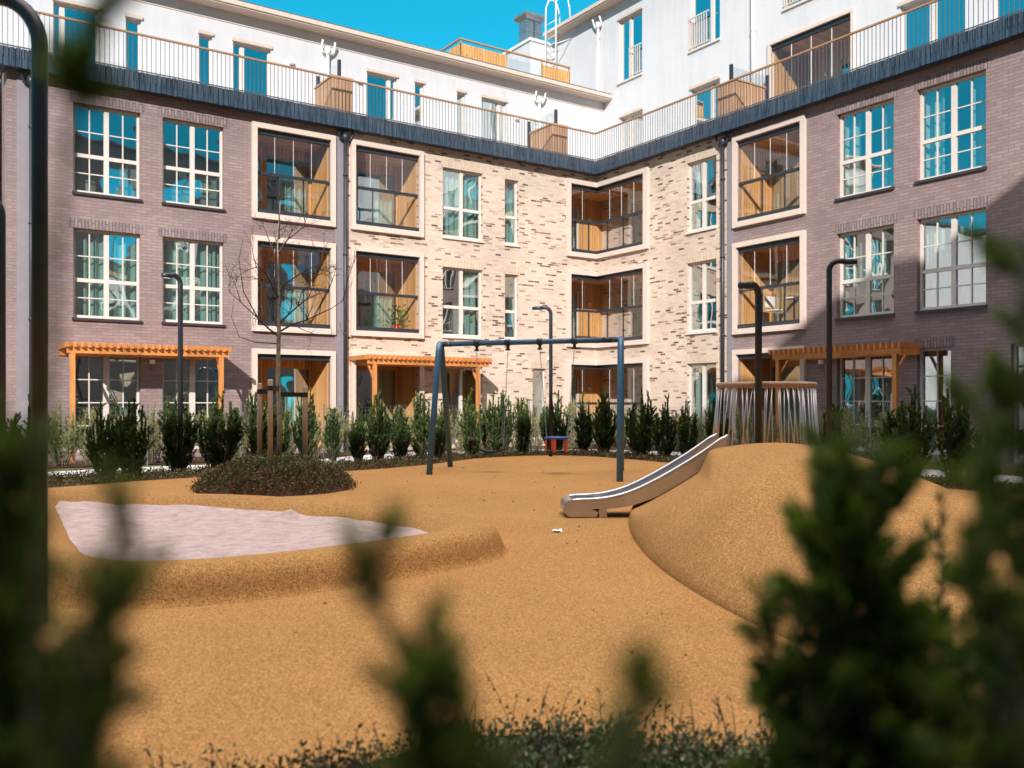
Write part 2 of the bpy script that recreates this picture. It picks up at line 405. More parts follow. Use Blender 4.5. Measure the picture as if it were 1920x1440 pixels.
_cache = {}
def window(pl, s0, s1, z0, z1, style='grid', recess=.13, curtain=0, sill=None, glass='glass', parent=None, name='window', label=None, room=True, depth=1.4, split=None):
    """frame mesh with its pane, sill, curtain and the room behind as children"""
    key = (pl.axis, pl.off, round(s1-s0, 3), round(z1-z0, 3), style, recess, curtain, sill, glass, room, depth, split)
    o = pl.p(s0, 0, z0); parent = parent or BLD
    q = Pl(pl.axis, 0.)
    if key not in _cache:
        w_, h_ = s1-s0, z1-z0; f = .055; d0, d1 = -recess-.07, -recess
        mb = MB(); B = lambda a, b, c, d, e0=d0, e1=d1: q.box(mb, a, b, e0, e1, c, d)
        B(0, f, 0, h_); B(w_-f, w_, 0, h_); B(f, w_-f, 0, f+.02); B(f, w_-f, h_-f, h_)
        t0, t1 = d0+.012, d1-.018; t = .013
        def thinv(x, a, b): q.box(mb, x-t, x+t, t0, t1, a, b)
        def thinh(zz, a, b): q.box(mb, a, b, t0+.004, t1-.003, zz-t, zz+t)
        zb, zt = f+.02, h_-f
        if style in ('grid', 'cross', 'narrow'):
            tr = .43*h_; c = w_/2; mw = .055 if style != 'narrow' else 0
            cols = [(f, c-mw), (c+mw, w_-f)] if mw else [(f, w_-f)]
            if mw: B(c-mw, c+mw, zb, zt)
            for a, b in cols:
                B(a, b, tr-.045, tr+.045, d0+.003, d1-.003)
                if style == 'grid':
                    m = (a+b)/2
                    thinv(m, zb, tr-.045); thinv(m, tr+.045, zt)
                    z1_ = (zb+tr)/2; z2_ = (tr+zt)/2
                    for zz in (z1_, z2_): thinh(zz, a, m-t); thinh(zz, m+t, b)
        elif style == 'doorgrid':
            c = w_/2; cols = [(f, c-.07), (c+.07, w_-f)] if w_ > 1.1 else [(f, w_-f)]
            if len(cols) == 2: B(c-.07, c+.07, zb, zt)
            for a, b in cols:
                m = (a+b)/2; thinv(m, zb, zt)
                nrow = 4
                for i in range(1, nrow):
                    zz = zt-(zt-zb)*i/nrow; thinh(zz, a, m-t); thinh(zz, m+t, b)
        elif style == 'split':
            a, b = split; B(a, b, zb, zt)
        me = mb.mesh('window_frame', M['white_frame'])
        p = MB(); q.quad(p, [(f*.5, d0+.03, f*.5), (w_-f*.5, d0+.03, f*.5), (w_-f*.5, d0+.03, h_-f*.5), (f*.5, d0+.03, h_-f*.5)])
        subs = [('pane', p.mesh('pane', M[glass]))]
        if sill:
            sb = MB(); e = .03
            q.box(sb, -e, w_+e, -recess+.002, .06, -.065, -.004); subs.append(('sill', sb.mesh('sill', M[sill])))
        if room:
            rb = MB(); d2 = d0-depth; a, b, c, d = -.25, w_+.25, -.1, h_+.15; e = d0-.02
            q.quad(rb, [(a,d2,c),(b,d2,c),(b,d2,d),(a,d2,d)]); q.quad(rb, [(a,e,c),(a,d2,c),(a,d2,d),(a,e,d)]); q.quad(rb, [(b,e,c),(b,d2,c),(b,d2,d),(b,e,d)])
            q.quad(rb, [(a,e,d),(b,e,d),(b,d2,d),(a,d2,d)]); q.quad(rb, [(a,e,c),(b,e,c),(b,d2,c),(a,d2,c)])
            subs.append(('interior', rb.mesh('interior', M['room'])))
        if curtain:
            spans = {1: [(.02, w_-.02)], 2: [(.02, w_*.30), (w_*.72, w_-.02)], 3: [(.02, w_*.42)], 4: [(w_*.5, w_-.02)]}[curtain]
            cb = MB(); rng = random.Random(hash((round(w_, 2), curtain)) & 255)
            for a, b in spans:
                n = max(8, int((b-a)/.022)); ph = rng.random()*6
                top = [(a+(b-a)*i/n, d0-.16+.045*math.sin(i*.62+ph+.8*math.sin(i*.17))) for i in range(n+1)]
                for (x0, y0), (x1, y1) in zip(top, top[1:]):
                    q.quad(cb, [(x0, y0, .03), (x1, y1, .03), (x1, y1, h_+.05), (x0, y0, h_+.05)])
            subs.append(('curtain', cb.mesh('curtain', M['curtain' if pl.axis == 'L' else 'curtain_pale'], True)))
        _cache[key] = (me, subs)
    me, subs = _cache[key]
    fo = link(name, me, parent, o)
    if label: fo['label'] = label
    for nm, sm in subs: link(nm, sm, fo)
    return fo

def balcony(pl, s0, s1, z0, z1, side_lit, full=True, bottom_z=None):
    """glazed recessed balcony: pale surround, timber lining, back wall with door, glass screen, handrail, tracks (inner opening s0..s1, z0..z1)"""
    o = pl.p(s0, 0, z0); q = Pl(pl.axis, 0.); w_, h_ = s1-s0, z1-z0; D = 1.3
    key = ('bal', pl.axis, round(w_, 3), round(h_, 3), side_lit, full)
    if key not in _cache:
        fr = MB(); e = .135; pr = .10
        q.box(fr, -e, 0, -.05, pr, -(.16 if full else 0), h_+e); q.box(fr, w_, w_+e, -.05, pr, -(.16 if full else 0), h_+e); q.box(fr, 0, w_, -.05, pr, h_, h_+e)
        if full: q.box(fr, 0, w_, -.05, pr+.02, -.16, -.012)
        me = fr.mesh('balcony', M['surround']); subs = []
        wl = MB()
        q.box(wl, .001, .03, -D, -.11, 0, h_); q.box(wl, w_-.03, w_-.001, -D, -.11, 0, h_)
        subs.append(('timber_lining', wl.mesh('timber_lining', M['pine'])))
        ce = MB(); q.box(ce, .03, w_-.03, -D, -.11, h_-.05, h_-.001); subs.append(('timber_ceiling', ce.mesh('timber_ceiling', M['pine_ceiling'])))
        fl = MB(); q.box(fl, .03, w_-.03, -D, -.11, .0, .03); subs.append(('balcony_floor', fl.mesh('balcony_floor', M['deck'])))
        # back wall: timber frame with a narrow light, a post and a wide sliding door
        bk = MB(); ins = [(.10, 1.33), (1.52, w_-.07)]
        zb, zt = .10, h_-.32
        ed = [.03] + [v for p in ins for v in p] + [w_-.03]
        for a, b in zip(ed[0::2], ed[1::2]): q.box(bk, a, b, -D-.06, -D, .03, h_-.05)
        for a, b in ins:
            q.box(bk, a, b, -D-.06, -D+.004, zt, h_-.05); q.box(bk, a, b, -D-.06, -D+.004, .03, zb)
        subs.append(('back_wall', bk.mesh('back_wall', M['pine'])))
        gl = MB(); cu = MB(); rm = MB()
        for i, (a, b) in enumerate(ins):
            q.quad(gl, [(a,-D-.03,zb),(b,-D-.03,zb),(b,-D-.03,zt),(a,-D-.03,zt)])
            if i == 0:
                n = 30; A, Bb = (a, a+(b-a)*.62)
                tp = [(A+(Bb-A)*k/n, -D-.22+.04*math.sin(k*1.1)) for k in range(n+1)]
                for (x0, y0), (x1, y1) in zip(tp, tp[1:]): q.quad(cu, [(x0,y0,.05),(x1,y1,.05),(x1,y1,h_-.1),(x0,y0,h_-.1)])
        d2 = -D-1.5; a, b, c, d = -.1, w_+.1, .0, h_
        for qd in ([(a,d2,c),(b,d2,c),(b,d2,d),(a,d2,d)], [(a,-D-.07,c),(a,d2,c),(a,d2,d),(a,-D-.07,d)], [(b,-D-.07,c),(b,d2,c),(b,d2,d),(b,-D-.07,d)], [(a,-D-.07,d),(b,-D-.07,d),(b,d2,d),(a,d2,d)], [(a,-D-.07,c),(b,-D-.07,c),(b,d2,c),(a,d2,c)]): q.quad(rm, qd)
        subs += [('glass_door', gl.mesh('glass_door', M['glass']))]
        if cu.v: subs.append(('curtain', cu.mesh('curtain', M['curtain'], True)))
        subs.append(('interior', rm.mesh('interior', M['room'])))
        tk = MB(); q.box(tk, .002, w_-.002, -.10, -.02, h_-.13, h_-.003); subs.append(('top_track', tk.mesh('top_track', M['dark_metal'])))
        if full:
            tk = MB(); q.box(tk, .002, w_-.002, -.10, .03, -.008, .11); subs.append(('bottom_track', tk.mesh('bottom_track', M['dark_metal'])))
        if full:
            hr = MB(); q.box(hr, .002, w_-.002, -.10, -.035, 1.02, 1.10)
            px = w_-.32 if side_lit == 'low' else .32
            subs.append(('handrail', hr.mesh('handrail', M['dark_metal'])))
        sc = MB(); n = 4; lines = MB()
        for i in range(n):
            a, b = w_*i/n+.006, w_*(i+1)/n-.006; dd = -.06 - .004*(i % 2)
            if full: q.quad(sc, [(a,dd,1.10),(b,dd,1.10),(b,dd,h_-.13),(a,dd,h_-.13)])
            if i and full: q.box(lines, w_*i/n-.0045, w_*i/n+.0045, dd-.006, dd+.006, 1.10, h_-.13)
        if full:
            q.quad(sc, [(.01,-.075,.11),(w_-.01,-.075,.11),(w_-.01,-.075,1.02),(.01,-.075,1.02)])
            subs += [('glass_screen', sc.mesh('glass_screen', M['clear'])), ('glass_seam', lines.mesh('glass_seam', M['white_metal']))]
            for x in (w_*.35, w_*.7):
                q.box(hr, x-.02, x+.02, -.13, -.105, .11, 1.02)
            hr2 = hr.mesh('handrail', M['dark_metal']); subs = [(a, hr2 if a == 'handrail' else b) for a, b in subs]
        wlp = MB(); x = .13 if side_lit == 'low' else w_-.13
        q.box(wlp, w_*.87-.05, w_*.87+.05, -D+.004, -D+.07, h_-.62, h_-.52); subs.append(('wall_lamp', wlp.mesh('wall_lamp', M['white_metal'])))
        _cache[key] = (me, subs)
    me, subs = _cache[key]
    fo = link('balcony', me, BLD, o)
    for nm, sm in subs: link(nm, sm, fo)
    return fo

# ---- storeys: heads at 2.5 / 5.45 / 8.40
ST = 2.96
Z3 = [0, ST, 2*ST]
XL0, XL1 = 9.0, 17.25          # mauve part of the left facade
YR0, YR1 = 5.75, 22.0          # mauve part of the right facade
ZT = 9.05                      # wall top under the cornice

# left facade, mauve
holes = []
for k in (0, 1, 2):
    for a, b in ((14.39, 15.88), (12.37, 13.87)):
        holes.append((a, b, (.15 if k == 0 else .37+Z3[k]), 2.48+Z3[k], .2))
    holes.append((9.47, 11.52, (.05 if k == 0 else .40+Z3[k]), 2.61+Z3[k], .11))
mb = MB(); wall_cells(mb, PL, XL0, XL1, -.1, ZT, holes)
PL.quad(mb, [(XL1,0,-.1),(XL1,-9,-.1),(XL1,-9,ZT),(XL1,0,ZT)])
tag(mb.build('wall', M['brick_dark'], BLD), 'mauve brick wall of the left wing')
cur = {(1, 0): 1, (1, 1): 1, (2, 0): 0, (2, 1): 0, (0, 0): 0, (0, 1): 0}
for k in (0, 1, 2):
    for i, (a, b) in enumerate(((14.39, 15.88), (12.37, 13.87))):
        window(PL, a, b, (.15 if k == 0 else .37+Z3[k]), 2.48+Z3[k], 'doorgrid' if k == 0 else 'grid', curtain=cur[(k, i)], sill=None if k == 0 else 'sill')
for k in (0, 1, 2):
    balcony(PL, 9.47, 11.52, (.05 if k == 0 else .40+Z3[k]), 2.61+Z3[k], 'low', full=k > 0)

# left facade, cream
holes = []
for k in (0, 1, 2):
    holes.append((6.72, 8.74, (.05 if k == 0 else .40+Z3[k]), 2.61+Z3[k], .11))
    holes.append((4.51, 5.91, (.15 if k == 0 else .36+Z3[k]), 2.42+Z3[k], .2))
    holes.append((3.18, 3.69, .36+Z3[k], 2.38+Z3[k], .2) if k else (2.1, 2.63, .15, 2.42, .2))
    holes.append((0, 1.15, (.05 if k == 0 else .36+Z3[k]), 2.58+Z3[k], .11))
mb = MB(); wall_cells(mb, PL, 0, XL0, -.1, ZT, holes)
hr_ = []
for k in (0, 1, 2):
    hr_.append((0, 2.36, (.05 if k == 0 else .36+Z3[k]), 2.58+Z3[k], .11))
    hr_.append((4.17, 5.33, (.15 if k == 0 else .44+Z3[k]), 2.48+Z3[k], .2))
wall_cells(mb, PR, 0, YR0, -.1, ZT, hr_)
tag(mb.build('wall', M['brick_cream'], BLD), 'cream brick wall with scattered dark bricks in the corner')
for k in (0, 1, 2):
    balcony(PL, 6.72, 8.74, (.05 if k == 0 else .40+Z3[k]), 2.61+Z3[k], 'low', full=k > 0)
    window(PL, 4.51, 5.91, (.15 if k == 0 else .36+Z3[k]), 2.42+Z3[k], 'doorgrid' if False else ('cross' if k else 'split'), recess=.1, curtain={0: 0, 1: 3, 2: 1}[k], sill='white_frame' if k else None, split=(.66, .76))
    if k: window(PL, 3.18, 3.69, .36+Z3[k], 2.38+Z3[k], 'narrow', recess=.1, curtain=1 if k == 2 else 0, sill='white_frame')
    else: window(PL, 2.1, 2.63, .15, 2.42, 'plain', recess=.1, curtain=0, sill=None)
    window(PR, 4.17, 5.33, (.15 if k == 0 else .44+Z3[k]), 2.48+Z3[k], 'cross' if k else 'split', recess=.1, curtain={0: 3, 1: 0, 2: 2}[k], sill='white_frame' if k else None, split=(.52, .62))

# corner balconies
def corner_balcony(z0, z1, full):
    h_ = z1-z0; X1, Y1, D = 1.15, 2.36, 1.3
    fr = MB(); e = .15; p = .10; lo = -.16 if full else 0
    fr.box(X1, X1+e, -.05, p, lo, h_+e); fr.box(-.05, p, Y1, Y1+e+.05, lo, h_+e)
    fr.box(-.05, X1, -.05, p, h_, h_+e); fr.box(-.05, p, p, Y1, h_, h_+e)
    if full:
        fr.box(-.05, X1, -.05, p+.02, lo, -.012); fr.box(-.05, p+.02, p+.02, Y1, lo, -.012)
    root = fr.build('balcony', M['surround'], BLD, (0, 0, z0))
    root['label'] = 'glazed corner balcony wrapping the inner corner'
    wl = MB(); wl.box(X1-.03, X1-.001, -D, -.11, 0, h_); wl.box(-D, -.11, Y1-.03, Y1-.001, 0, h_)
    wl.box(-D, -.25, -D-.06, -D, 0, h_); wl.box(.75, X1-.03, -D-.06, -D, 0, h_); wl.box(-.25, .75, -D-.06, -D, h_-.35, h_)
    wl.box(-D-.06, -D, 1.35, Y1-.03, .03, h_-.05)
    wl.build('timber_lining', M['pine'], root)
    bw = MB(); bw.box(-D-.06, -D, -D, .25, .03, h_-.05); bw.build('back_wall', M['brick_cream'], root)
    b2 = MB(); b2.box(-D-.06, -D, .25, 1.35, h_-.35, h_-.05); b2.box(-D-.05, -D+.01, .78, .86, .03, h_-.35); b2.build('door_frame', M['white_frame'], root)
    ce = MB(); ce.box(-D, X1-.03, -D, -.11, h_-.05, h_-.001); ce.box(-D, -.11, -.11, Y1-.03, h_-.05, h_-.001); ce.build('timber_ceiling', M['pine_ceiling'], root)
    fl = MB(); fl.box(-D, X1-.03, -D, -.11, 0, .03); fl.box(-D, -.11, -.11, Y1-.03, 0, .03); fl.build('balcony_floor', M['deck'], root)
    gd = MB(); gd.quad((-.25,-D-.03,.03),(.75,-D-.03,.03),(.75,-D-.03,h_-.35),(-.25,-D-.03,h_-.35)); gd.quad((-D-.03,.25,.03),(-D-.03,1.35,.03),(-D-.03,1.35,h_-.35),(-D-.03,.25,h_-.35))
    gd.build('glass_door', M['glass'], root)
    df = MB()
    for x in (-.25, .2, .68): df.box(x, x+.07, -D-.05, -D+.01, .03, h_-.35)
    df.build('door_frame', M['white_frame'], root)
    rm = MB(); rm.quad((-1.4,-2.8,0),(1.2,-2.8,0),(1.2,-2.8,h_),(-1.4,-2.8,h_)); rm.quad((-2.8,-1.4,0),(-2.8,2.4,0),(-2.8,2.4,h_),(-2.8,-1.4,h_)); rm.quad((-2.8,-2.8,h_),(1.2,-2.8,h_),(1.2,-1.37,h_),(-2.8,-1.37,h_)); rm.quad((-2.8,-1.37,h_),(-1.37,-1.37,h_),(-1.37,2.4,h_),(-2.8,2.4,h_))
    rm.quad((-2.8,-2.8,0),(1.2,-2.8,0),(1.2,-1.37,0),(-2.8,-1.37,0)); rm.quad((-2.8,-1.37,0),(-1.37,-1.37,0),(-1.37,2.4,0),(-2.8,2.4,0)); rm.quad((1.2,-2.8,0),(1.2,-1.37,0),(1.2,-1.37,h_),(1.2,-2.8,h_)); rm.quad((-2.8,2.4,0),(-1.37,2.4,0),(-1.37,2.4,h_),(-2.8,2.4,h_))
    rm.build('interior', M['room'], root)
    cu = MB(); n = 20
    tp = [(-.2+.4*k/n, -D-.2+.04*math.sin(k*1.1)) for k in range(n+1)]
    for a, b in zip(tp, tp[1:]): cu.quad((a[0],a[1],.05),(b[0],b[1],.05),(b[0],b[1],h_-.1),(a[0],a[1],h_-.1))
    cu.build('curtain', M['curtain'], root, smooth=True)
    tk = MB(); tk.box(-.10, X1-.002, -.10, -.02, h_-.13, h_-.003); tk.box(-.10, -.02, -.02, Y1-.002, h_-.13, h_-.003); tk.build('top_track', M['dark_metal'], root)
    tk = MB(); tk.box(-.10, X1-.002, -.10, .03, -.008, .11); tk.box(-.10, .03, .03, Y1-.002, -.008, .11)
    tk.build('bottom_track', M['dark_metal'], root)
    hr = MB(); hr.box(-.10, X1-.002, -.10, -.035, 1.02, 1.10); hr.box(-.10, -.035, -.035, Y1-.002, 1.02, 1.10)
    for x in (.25, .8): hr.box(x-.02, x+.02, -.13, -.105, .11, 1.02)
    for y in (.4, 1.2, 1.9): hr.box(-.13, -.105, y-.02, y+.02, .11, 1.02)
    hr.build('handrail', M['dark_metal'], root)
    sc = MB(); ln = MB()
    for i in range(2):
        a, b = X1*i/2, X1*(i+1)/2
        sc.quad((a,-.06,1.1),(b,-.06,1.1),(b,-.06,h_-.13),(a,-.06,h_-.13)); ln.box(b-.012, b-.004, -.066, -.054, 1.1, h_-.13)
    for i in range(4):
        a, b = Y1*i/4, Y1*(i+1)/4
        sc.quad((-.06,a,1.1),(-.06,b,1.1),(-.06,b,h_-.13),(-.06,a,h_-.13))
        if i < 3: ln.box(-.066, -.054, b-.0045, b+.0045, 1.1, h_-.13)
    sc.quad((-.075,-.075,.11),(X1,-.075,.11),(X1,-.075,1.02),(-.075,-.075,1.02)); sc.quad((-.075,-.075,.11),(-.075,Y1,.11),(-.075,Y1,1.02),(-.075,-.075,1.02))
    sc.build('glass_screen', M['clear'], root); ln.build('glass_seam', M['white_metal'], root)
    wlp = MB(); wlp.box(.55, .65, -D+.004, -D+.07, h_-.62, h_-.54); wlp.box(-.75, -.65, -D+.004, -D+.07, h_-.8, h_-.7); wlp.build('wall_lamp', M['white_metal'], root)
for k in (0, 1, 2): corner_balcony(.36+Z3[k] if k else .25, 2.58+Z3[k], True)

# right facade, mauve
holes = []
RW = [(9.32, 10.87), (11.45, 13.03), (16.2, 17.75), (19.2, 20.75)]
for k in (0, 1, 2):
    holes.append((6.13, 8.28, (.05 if k == 0 else .42+Z3[k]), 2.66+Z3[k], .11))
    for i, (a, b) in enumerate(RW):
        if k == 0 and i == 1: b = 12.25
        holes.append((a, b, (.15 if k == 0 else .46+Z3[k]), 2.55+Z3[k], .2))
holes.append((13.55, 14.6, .05, 2.55, .2))
mb = MB(); wall_cells(mb, PR, YR0, YR1, -.1, ZT, holes)
tag(mb.build('wall', M['brick_dark'], BLD), 'mauve brick wall of the right wing, partly in shadow')
for k in (0, 1, 2):
    balcony(PR, 6.13, 8.28, (.05 if k == 0 else .42+Z3[k]), 2.66+Z3[k], 'high', full=k > 0)
    for i, (a, b) in enumerate(RW):
        if k == 0 and i == 1: b = 12.25
        window(PR, a, b, (.15 if k == 0 else .46+Z3[k]), 2.55+Z3[k], 'doorgrid' if k == 0 else 'grid', curtain={0: 2, 1: 1, 2: 2}[k] if i < 2 else 0, sill=None if k == 0 else 'sill')
window(PR, 13.55, 14.6, .05, 2.55, 'plain', curtain=0)

# soldier courses above the windows, 4 mm proud
def lintel(pl, s0, s1, z, h_, mat):
    mb = MB(); pl.box(mb, s0, s1, -.02, .004, z, z+h_); mb.build('brick_lintel', M[mat], BLD)
for k in (0, 1, 2):
    for a, b in ((14.39, 15.88), (12.37, 13.87)): lintel(PL, a-.1, b+.1, 2.483+Z3[k], .23, 'brick_dark_soldier')
    for i, (a, b) in enumerate(RW[:2]):
        if k == 0 and i == 1: b = 12.25
        lintel(PR, a-.1, b+.1, 2.553+Z3[k], .23, 'brick_dark_soldier')
    lintel(PL, 4.46, 5.96, 2.423+Z3[k], .24, 'brick_cream_soldier')
    if k: lintel(PL, 3.13, 3.74, 2.383+Z3[k], .24, 'brick_cream_soldier')
    lintel(PR, 4.12, 5.38, 2.483+Z3[k], .24, 'brick_cream_soldier')
lintel(PL, 2.05, 2.68, 2.423, .24, 'brick_cream_soldier')

# downpipes with grey panel and hopper
def downpipe(pl, s, z0, z1, mat, r=.05, panel=None, d=.1, hopper=True):
    mb = MB(); mb.tube([pl.p(s, d, z0), pl.p(s, d, z1)], r, 10)
    for z in np.arange(z0+1, z1, 2.2): mb.tube([pl.p(s, d, z), pl.p(s, d, z+.06)], r*1.25, 10); mb.bar(pl.p(s, 0, z+.03), pl.p(s, d, z+.03), .03, .03)
    if hopper:
        mb.tube([pl.p(s, d, z1-.02), pl.p(s, d, z1+.1), pl.p(s, d, z1+.22)], [r*1.2, r*1.9, r*1.9], 10)
        for e in (-1, 1): mb.tube([pl.p(s+e*.06, d, z1+.02), pl.p(s+e*.16, d, z1+.08), pl.p(s+e*.2, d+.02, z1+.18), pl.p(s+e*.19, d+.1, z1+.38)], r*.62, 8)
    o = mb.build('downpipe', M[mat], BLD, smooth=True)
    if panel:
        pb = MB(); pl.box(pb, *panel); pb.build('panel', M['pipe_grey'], o)
    return o
downpipe(PL, 9.06, 0, 8.55, 'dark_metal', .055, (9.0, 9.33, -.01, .03, -.05, 8.86))
downpipe(PL, 16.75, 0, 8.55, 'dark_metal', .06, (16.62, 17.05, -.01, .03, -.05, 8.86))
downpipe(PR, 5.66, 0, 8.55, 'dark_metal', .055, (5.76, 5.98, -.01, .03, -.05, 8.86))
downpipe(PLW, 8.81, 9.2, 11.6, 'white_metal', .05); downpipe(PLW, 1.1, 9.2, 11.6, 'white_metal', .05)
downpipe(PRW, 5.15, 9.2, 15.0, 'white_metal', .06); downpipe(PRW, -2.05, 9.2, 14.95, 'white_metal', .05)

# cornice of dark slats + terrace slab
OV = .34; ZC0, ZC1 = 8.86, 9.29
mb = MB()
mb.box(OV-.06, XL1+.3, -.3, OV-.05, ZC0+.02, ZC1-.01); mb.box(-.3, OV-.05, OV-.05, YR1+.3, ZC0+.02, ZC1-.01); mb.box(-.3, OV-.06, -.3, OV-.05, ZC0+.02, ZC1-.01)
rng = random.Random(3)
st = .125
s = OV+.02
while s < XL1+.25:
    j = rng.uniform(-.005, .005); mb.box(s, s+st-.016, OV-.05, OV-.012+j, ZC0+rng.uniform(-.004, .008), ZC1+rng.uniform(-.004, .004)); s += st
s = OV+.02
while s < YR1+.25:
    j = rng.uniform(-.005, .005); mb.box(OV-.05, OV-.012+j, s, s+st-.016, ZC0+rng.uniform(-.004, .008), ZC1+rng.uniform(-.004, .004)); s += st
mb.build('cornice', M['cornice'], BLD)
tf = MB(); tf.box(.28, XL1, -1.85, .27, ZC1-.05, ZC1-.02); tf.box(-1.85, .28, -1.85, YR1, ZC1-.05, ZC1-.02); tf.build('terrace_floor', M['kerb'], BLD)

# railing
rl = OV+.01
root = link('railing', None, BLD); root.empty_display_size = .1
hb = MB(); hb.box(rl-.03, XL1+.3, rl-.03, rl+.03, 10.16, 10.20); hb.box(rl-.03, rl+.03, rl+.03, YR1+.3, 10.16, 10.20); hb.build('handrail', M['handrail_wood'], root)
bl = MB(); s = rl
while s < XL1+.28:
    bl.box(s-.006, s+.006, rl-.006, rl+.006, 9.06, 10.16); s += .105
s = rl+.105
while s < YR1+.28:
    bl.box(rl-.006, rl+.006, s-.006, s+.006, 9.06, 10.16); s += .105
bl.box(rl-.012, XL1+.28, rl-.02, rl-.008, 9.30, 9.33); bl.box(rl-.02, rl-.008, rl-.008, YR1+.28, 9.30, 9.33)
bl.build('balusters', M['baluster'], root)

# white top storeys
LD = [(15.02, 16.07, 'split', (.78, .90)), (13.99, 14.37, 'plain', None), (12.14, 12.5, 'plain', None), (10.49, 11.57, 'split', (.74, .86)), (6.48, 7.5, 'split', (.18, .30)), (5.54, 5.86, 'plain', None), (4.0, 4.32, 'plain', None), (2.39, 3.38, 'split', (.2, .31))]
ZF, ZH = 9.26, 11.42
mb = MB()
wall_cells(mb, PLW, -1.85, XL1+.3, 9.2, 12.3, [(a, b, ZF+.02, ZH, .2) for a, b, _, _ in LD])
PLW.quad(mb, [(XL1+.3,0,9.2),(XL1+.3,-8,9.2),(XL1+.3,-8,12.3),(XL1+.3,0,12.3)])
RD = [(-.94, .22, 'split', (.38, .50)), (2.5, 3.75, 'split', (.78, .90)), (9.85, 11.55, 'split', (.74, .90)), (12.2, 13.0, 'plain', None), (15.5, 17, 'split', (.7, .8))]
RU = [(-1.05, .2, 'split', (.48, .6)), (2.45, 3.75, 'split', (.82, .94)), (6.2, 7.5, 'split', (.8, .92)), (10.2, 11.5, 'split', (.8, .92))]
hs_ = [(a, b, ZF+.02, ZH, .2) for a, b, _, _ in RD] + [(a, b, 12.68, 14.9, .2) for a, b, _, _ in RU] + [(5.75, 8.45, ZF+.02, 11.78, .11)]
wall_cells(mb, PRW, -1.85, YR1, 9.2, 15.6, hs_)
# the taller wing runs on behind the penthouse roof
mb.quad((-1.85,-1.85,12.2),(-1.85,-4.9,12.2),(-1.85,-4.9,15.6),(-1.85,-1.85,15.6))
tag(mb.build('wall', M['stucco'], BLD), 'white rendered walls of the set-back top storeys')
for a, b, stl, sp in LD:
    window(PLW, a, b, ZF+.02, ZH, stl, recess=.1, glass='glass_sky', split=sp, curtain=2 if b-a > .8 and a < 4 else 0, name='door', depth=2.)
for a, b, stl, sp in RD: window(PRW, a, b, ZF+.02, ZH, stl, recess=.1, glass='glass_sky', split=sp, name='door', depth=2.)
for a, b, stl, sp in RU:
    o = window(PRW, a, b, 12.68, 14.9, stl, recess=.1, glass='glass_sky', split=sp, sill='white_frame', depth=2.)
    rb = MB(); q = Pl('R'); w_ = b-a
    x0, x1 = (.6, w_) if a < 0 else (0, sp[0]+.05)
    q.box(rb, x0, x1, .02, .05, 1.0, 1.04); q.box(rb, x0, x1, .02, .05, .06, .09)
    for x in np.arange(x0+.02, x1-.01, .105): q.box(rb, x, x+.022, .025, .045, .09, 1.0)
    rb.build('window_guard', M['surround'], o)
# door heads: tan trims over the terrace doors
def door_head(pl, a, b, z, h_, d):
    th = MB(); pl.box(th, a-.03, b+.03, 0, d, z, z+h_); th.build('door_head', M['eave'], BLD)
for a, b, _, _ in LD: door_head(PLW, a, b, ZH, .09, .05)
for a, b, _, _ in RD: door_head(PRW, a, b, ZH, .09, .05)
for a, b, _, _ in RU: door_head(PRW, a, b, 14.9, .07, .04)
# glazed loggia in the white right storey
def loggia():
    q = PRW; s0, s1, z0, z1 = 5.75, 8.45, ZF+.02, 11.78; D = 1.5
    fr = MB(); q.box(fr, s0-.09, s0, -.05, .07, z0-.05, z1+.09); q.box(fr, s1, s1+.09, -.05, .07, z0-.05, z1+.09); q.box(fr, s0, s1, -.05, .07, z1, z1+.09)
    root = fr.build('loggia', M['surround'], BLD)
    wl = MB(); q.box(wl, s0+.001, s0+.03, -D, -.11, z0, z1); q.box(wl, s1-.03, s1-.001, -D, -.11, z0, z1); q.box(wl, s0+.03, s0+1.3, -D-.05, -D, z0, z1); q.box(wl, s0+1.3, s1-.03, -D-.05, -D, z1-.5, z1)
    wl.build('timber_lining', M['pine'], root)
    ce = MB(); q.box(ce, s0+.03, s1-.03, -D, -.11, z1-.05, z1-.001); ce.build('timber_ceiling', M['pine_ceiling'], root)
    gd = MB(); q.quad(gd, [(s0+1.3,-D-.03,z0),(s1-.03,-D-.03,z0),(s1-.03,-D-.03,z1-.5),(s0+1.3,-D-.03,z1-.5)]); gd.build('glass_door', M['glass_sky'], root)
    rm = MB(); q.quad(rm, [(s0,-D-1.2,z0),(s1,-D-1.2,z0),(s1,-D-1.2,z1),(s0,-D-1.2,z1)]); rm.build('interior', M['room'], root)
    tk = MB(); q.box(tk, s0+.002, s1-.002, -.1, -.02, z1-.14, z1-.003); tk.build('track', M['dark_metal'], root)
    sc = MB(); ln = MB()
    for i in range(4):
        a, b = s0+(s1-s0)*i/4, s0+(s1-s0)*(i+1)/4; q.quad(sc, [(a,-.06,z0),(b,-.06,z0),(b,-.06,z1-.14),(a,-.06,z1-.14)])
        if i: q.box(ln, a-.008, a+.008, -.068, -.052, z0, z1-.14)
    sc.build('glass_screen', M['clear'], root); ln.build('glass_seam', M['white_metal'], root)
    wlp = MB(); q.box(wlp, s0+.75, s0+.85, -D+.004, -D+.07, z1-.85, z1-.72); wlp.build('wall_lamp', M['white_metal'], root)
loggia()
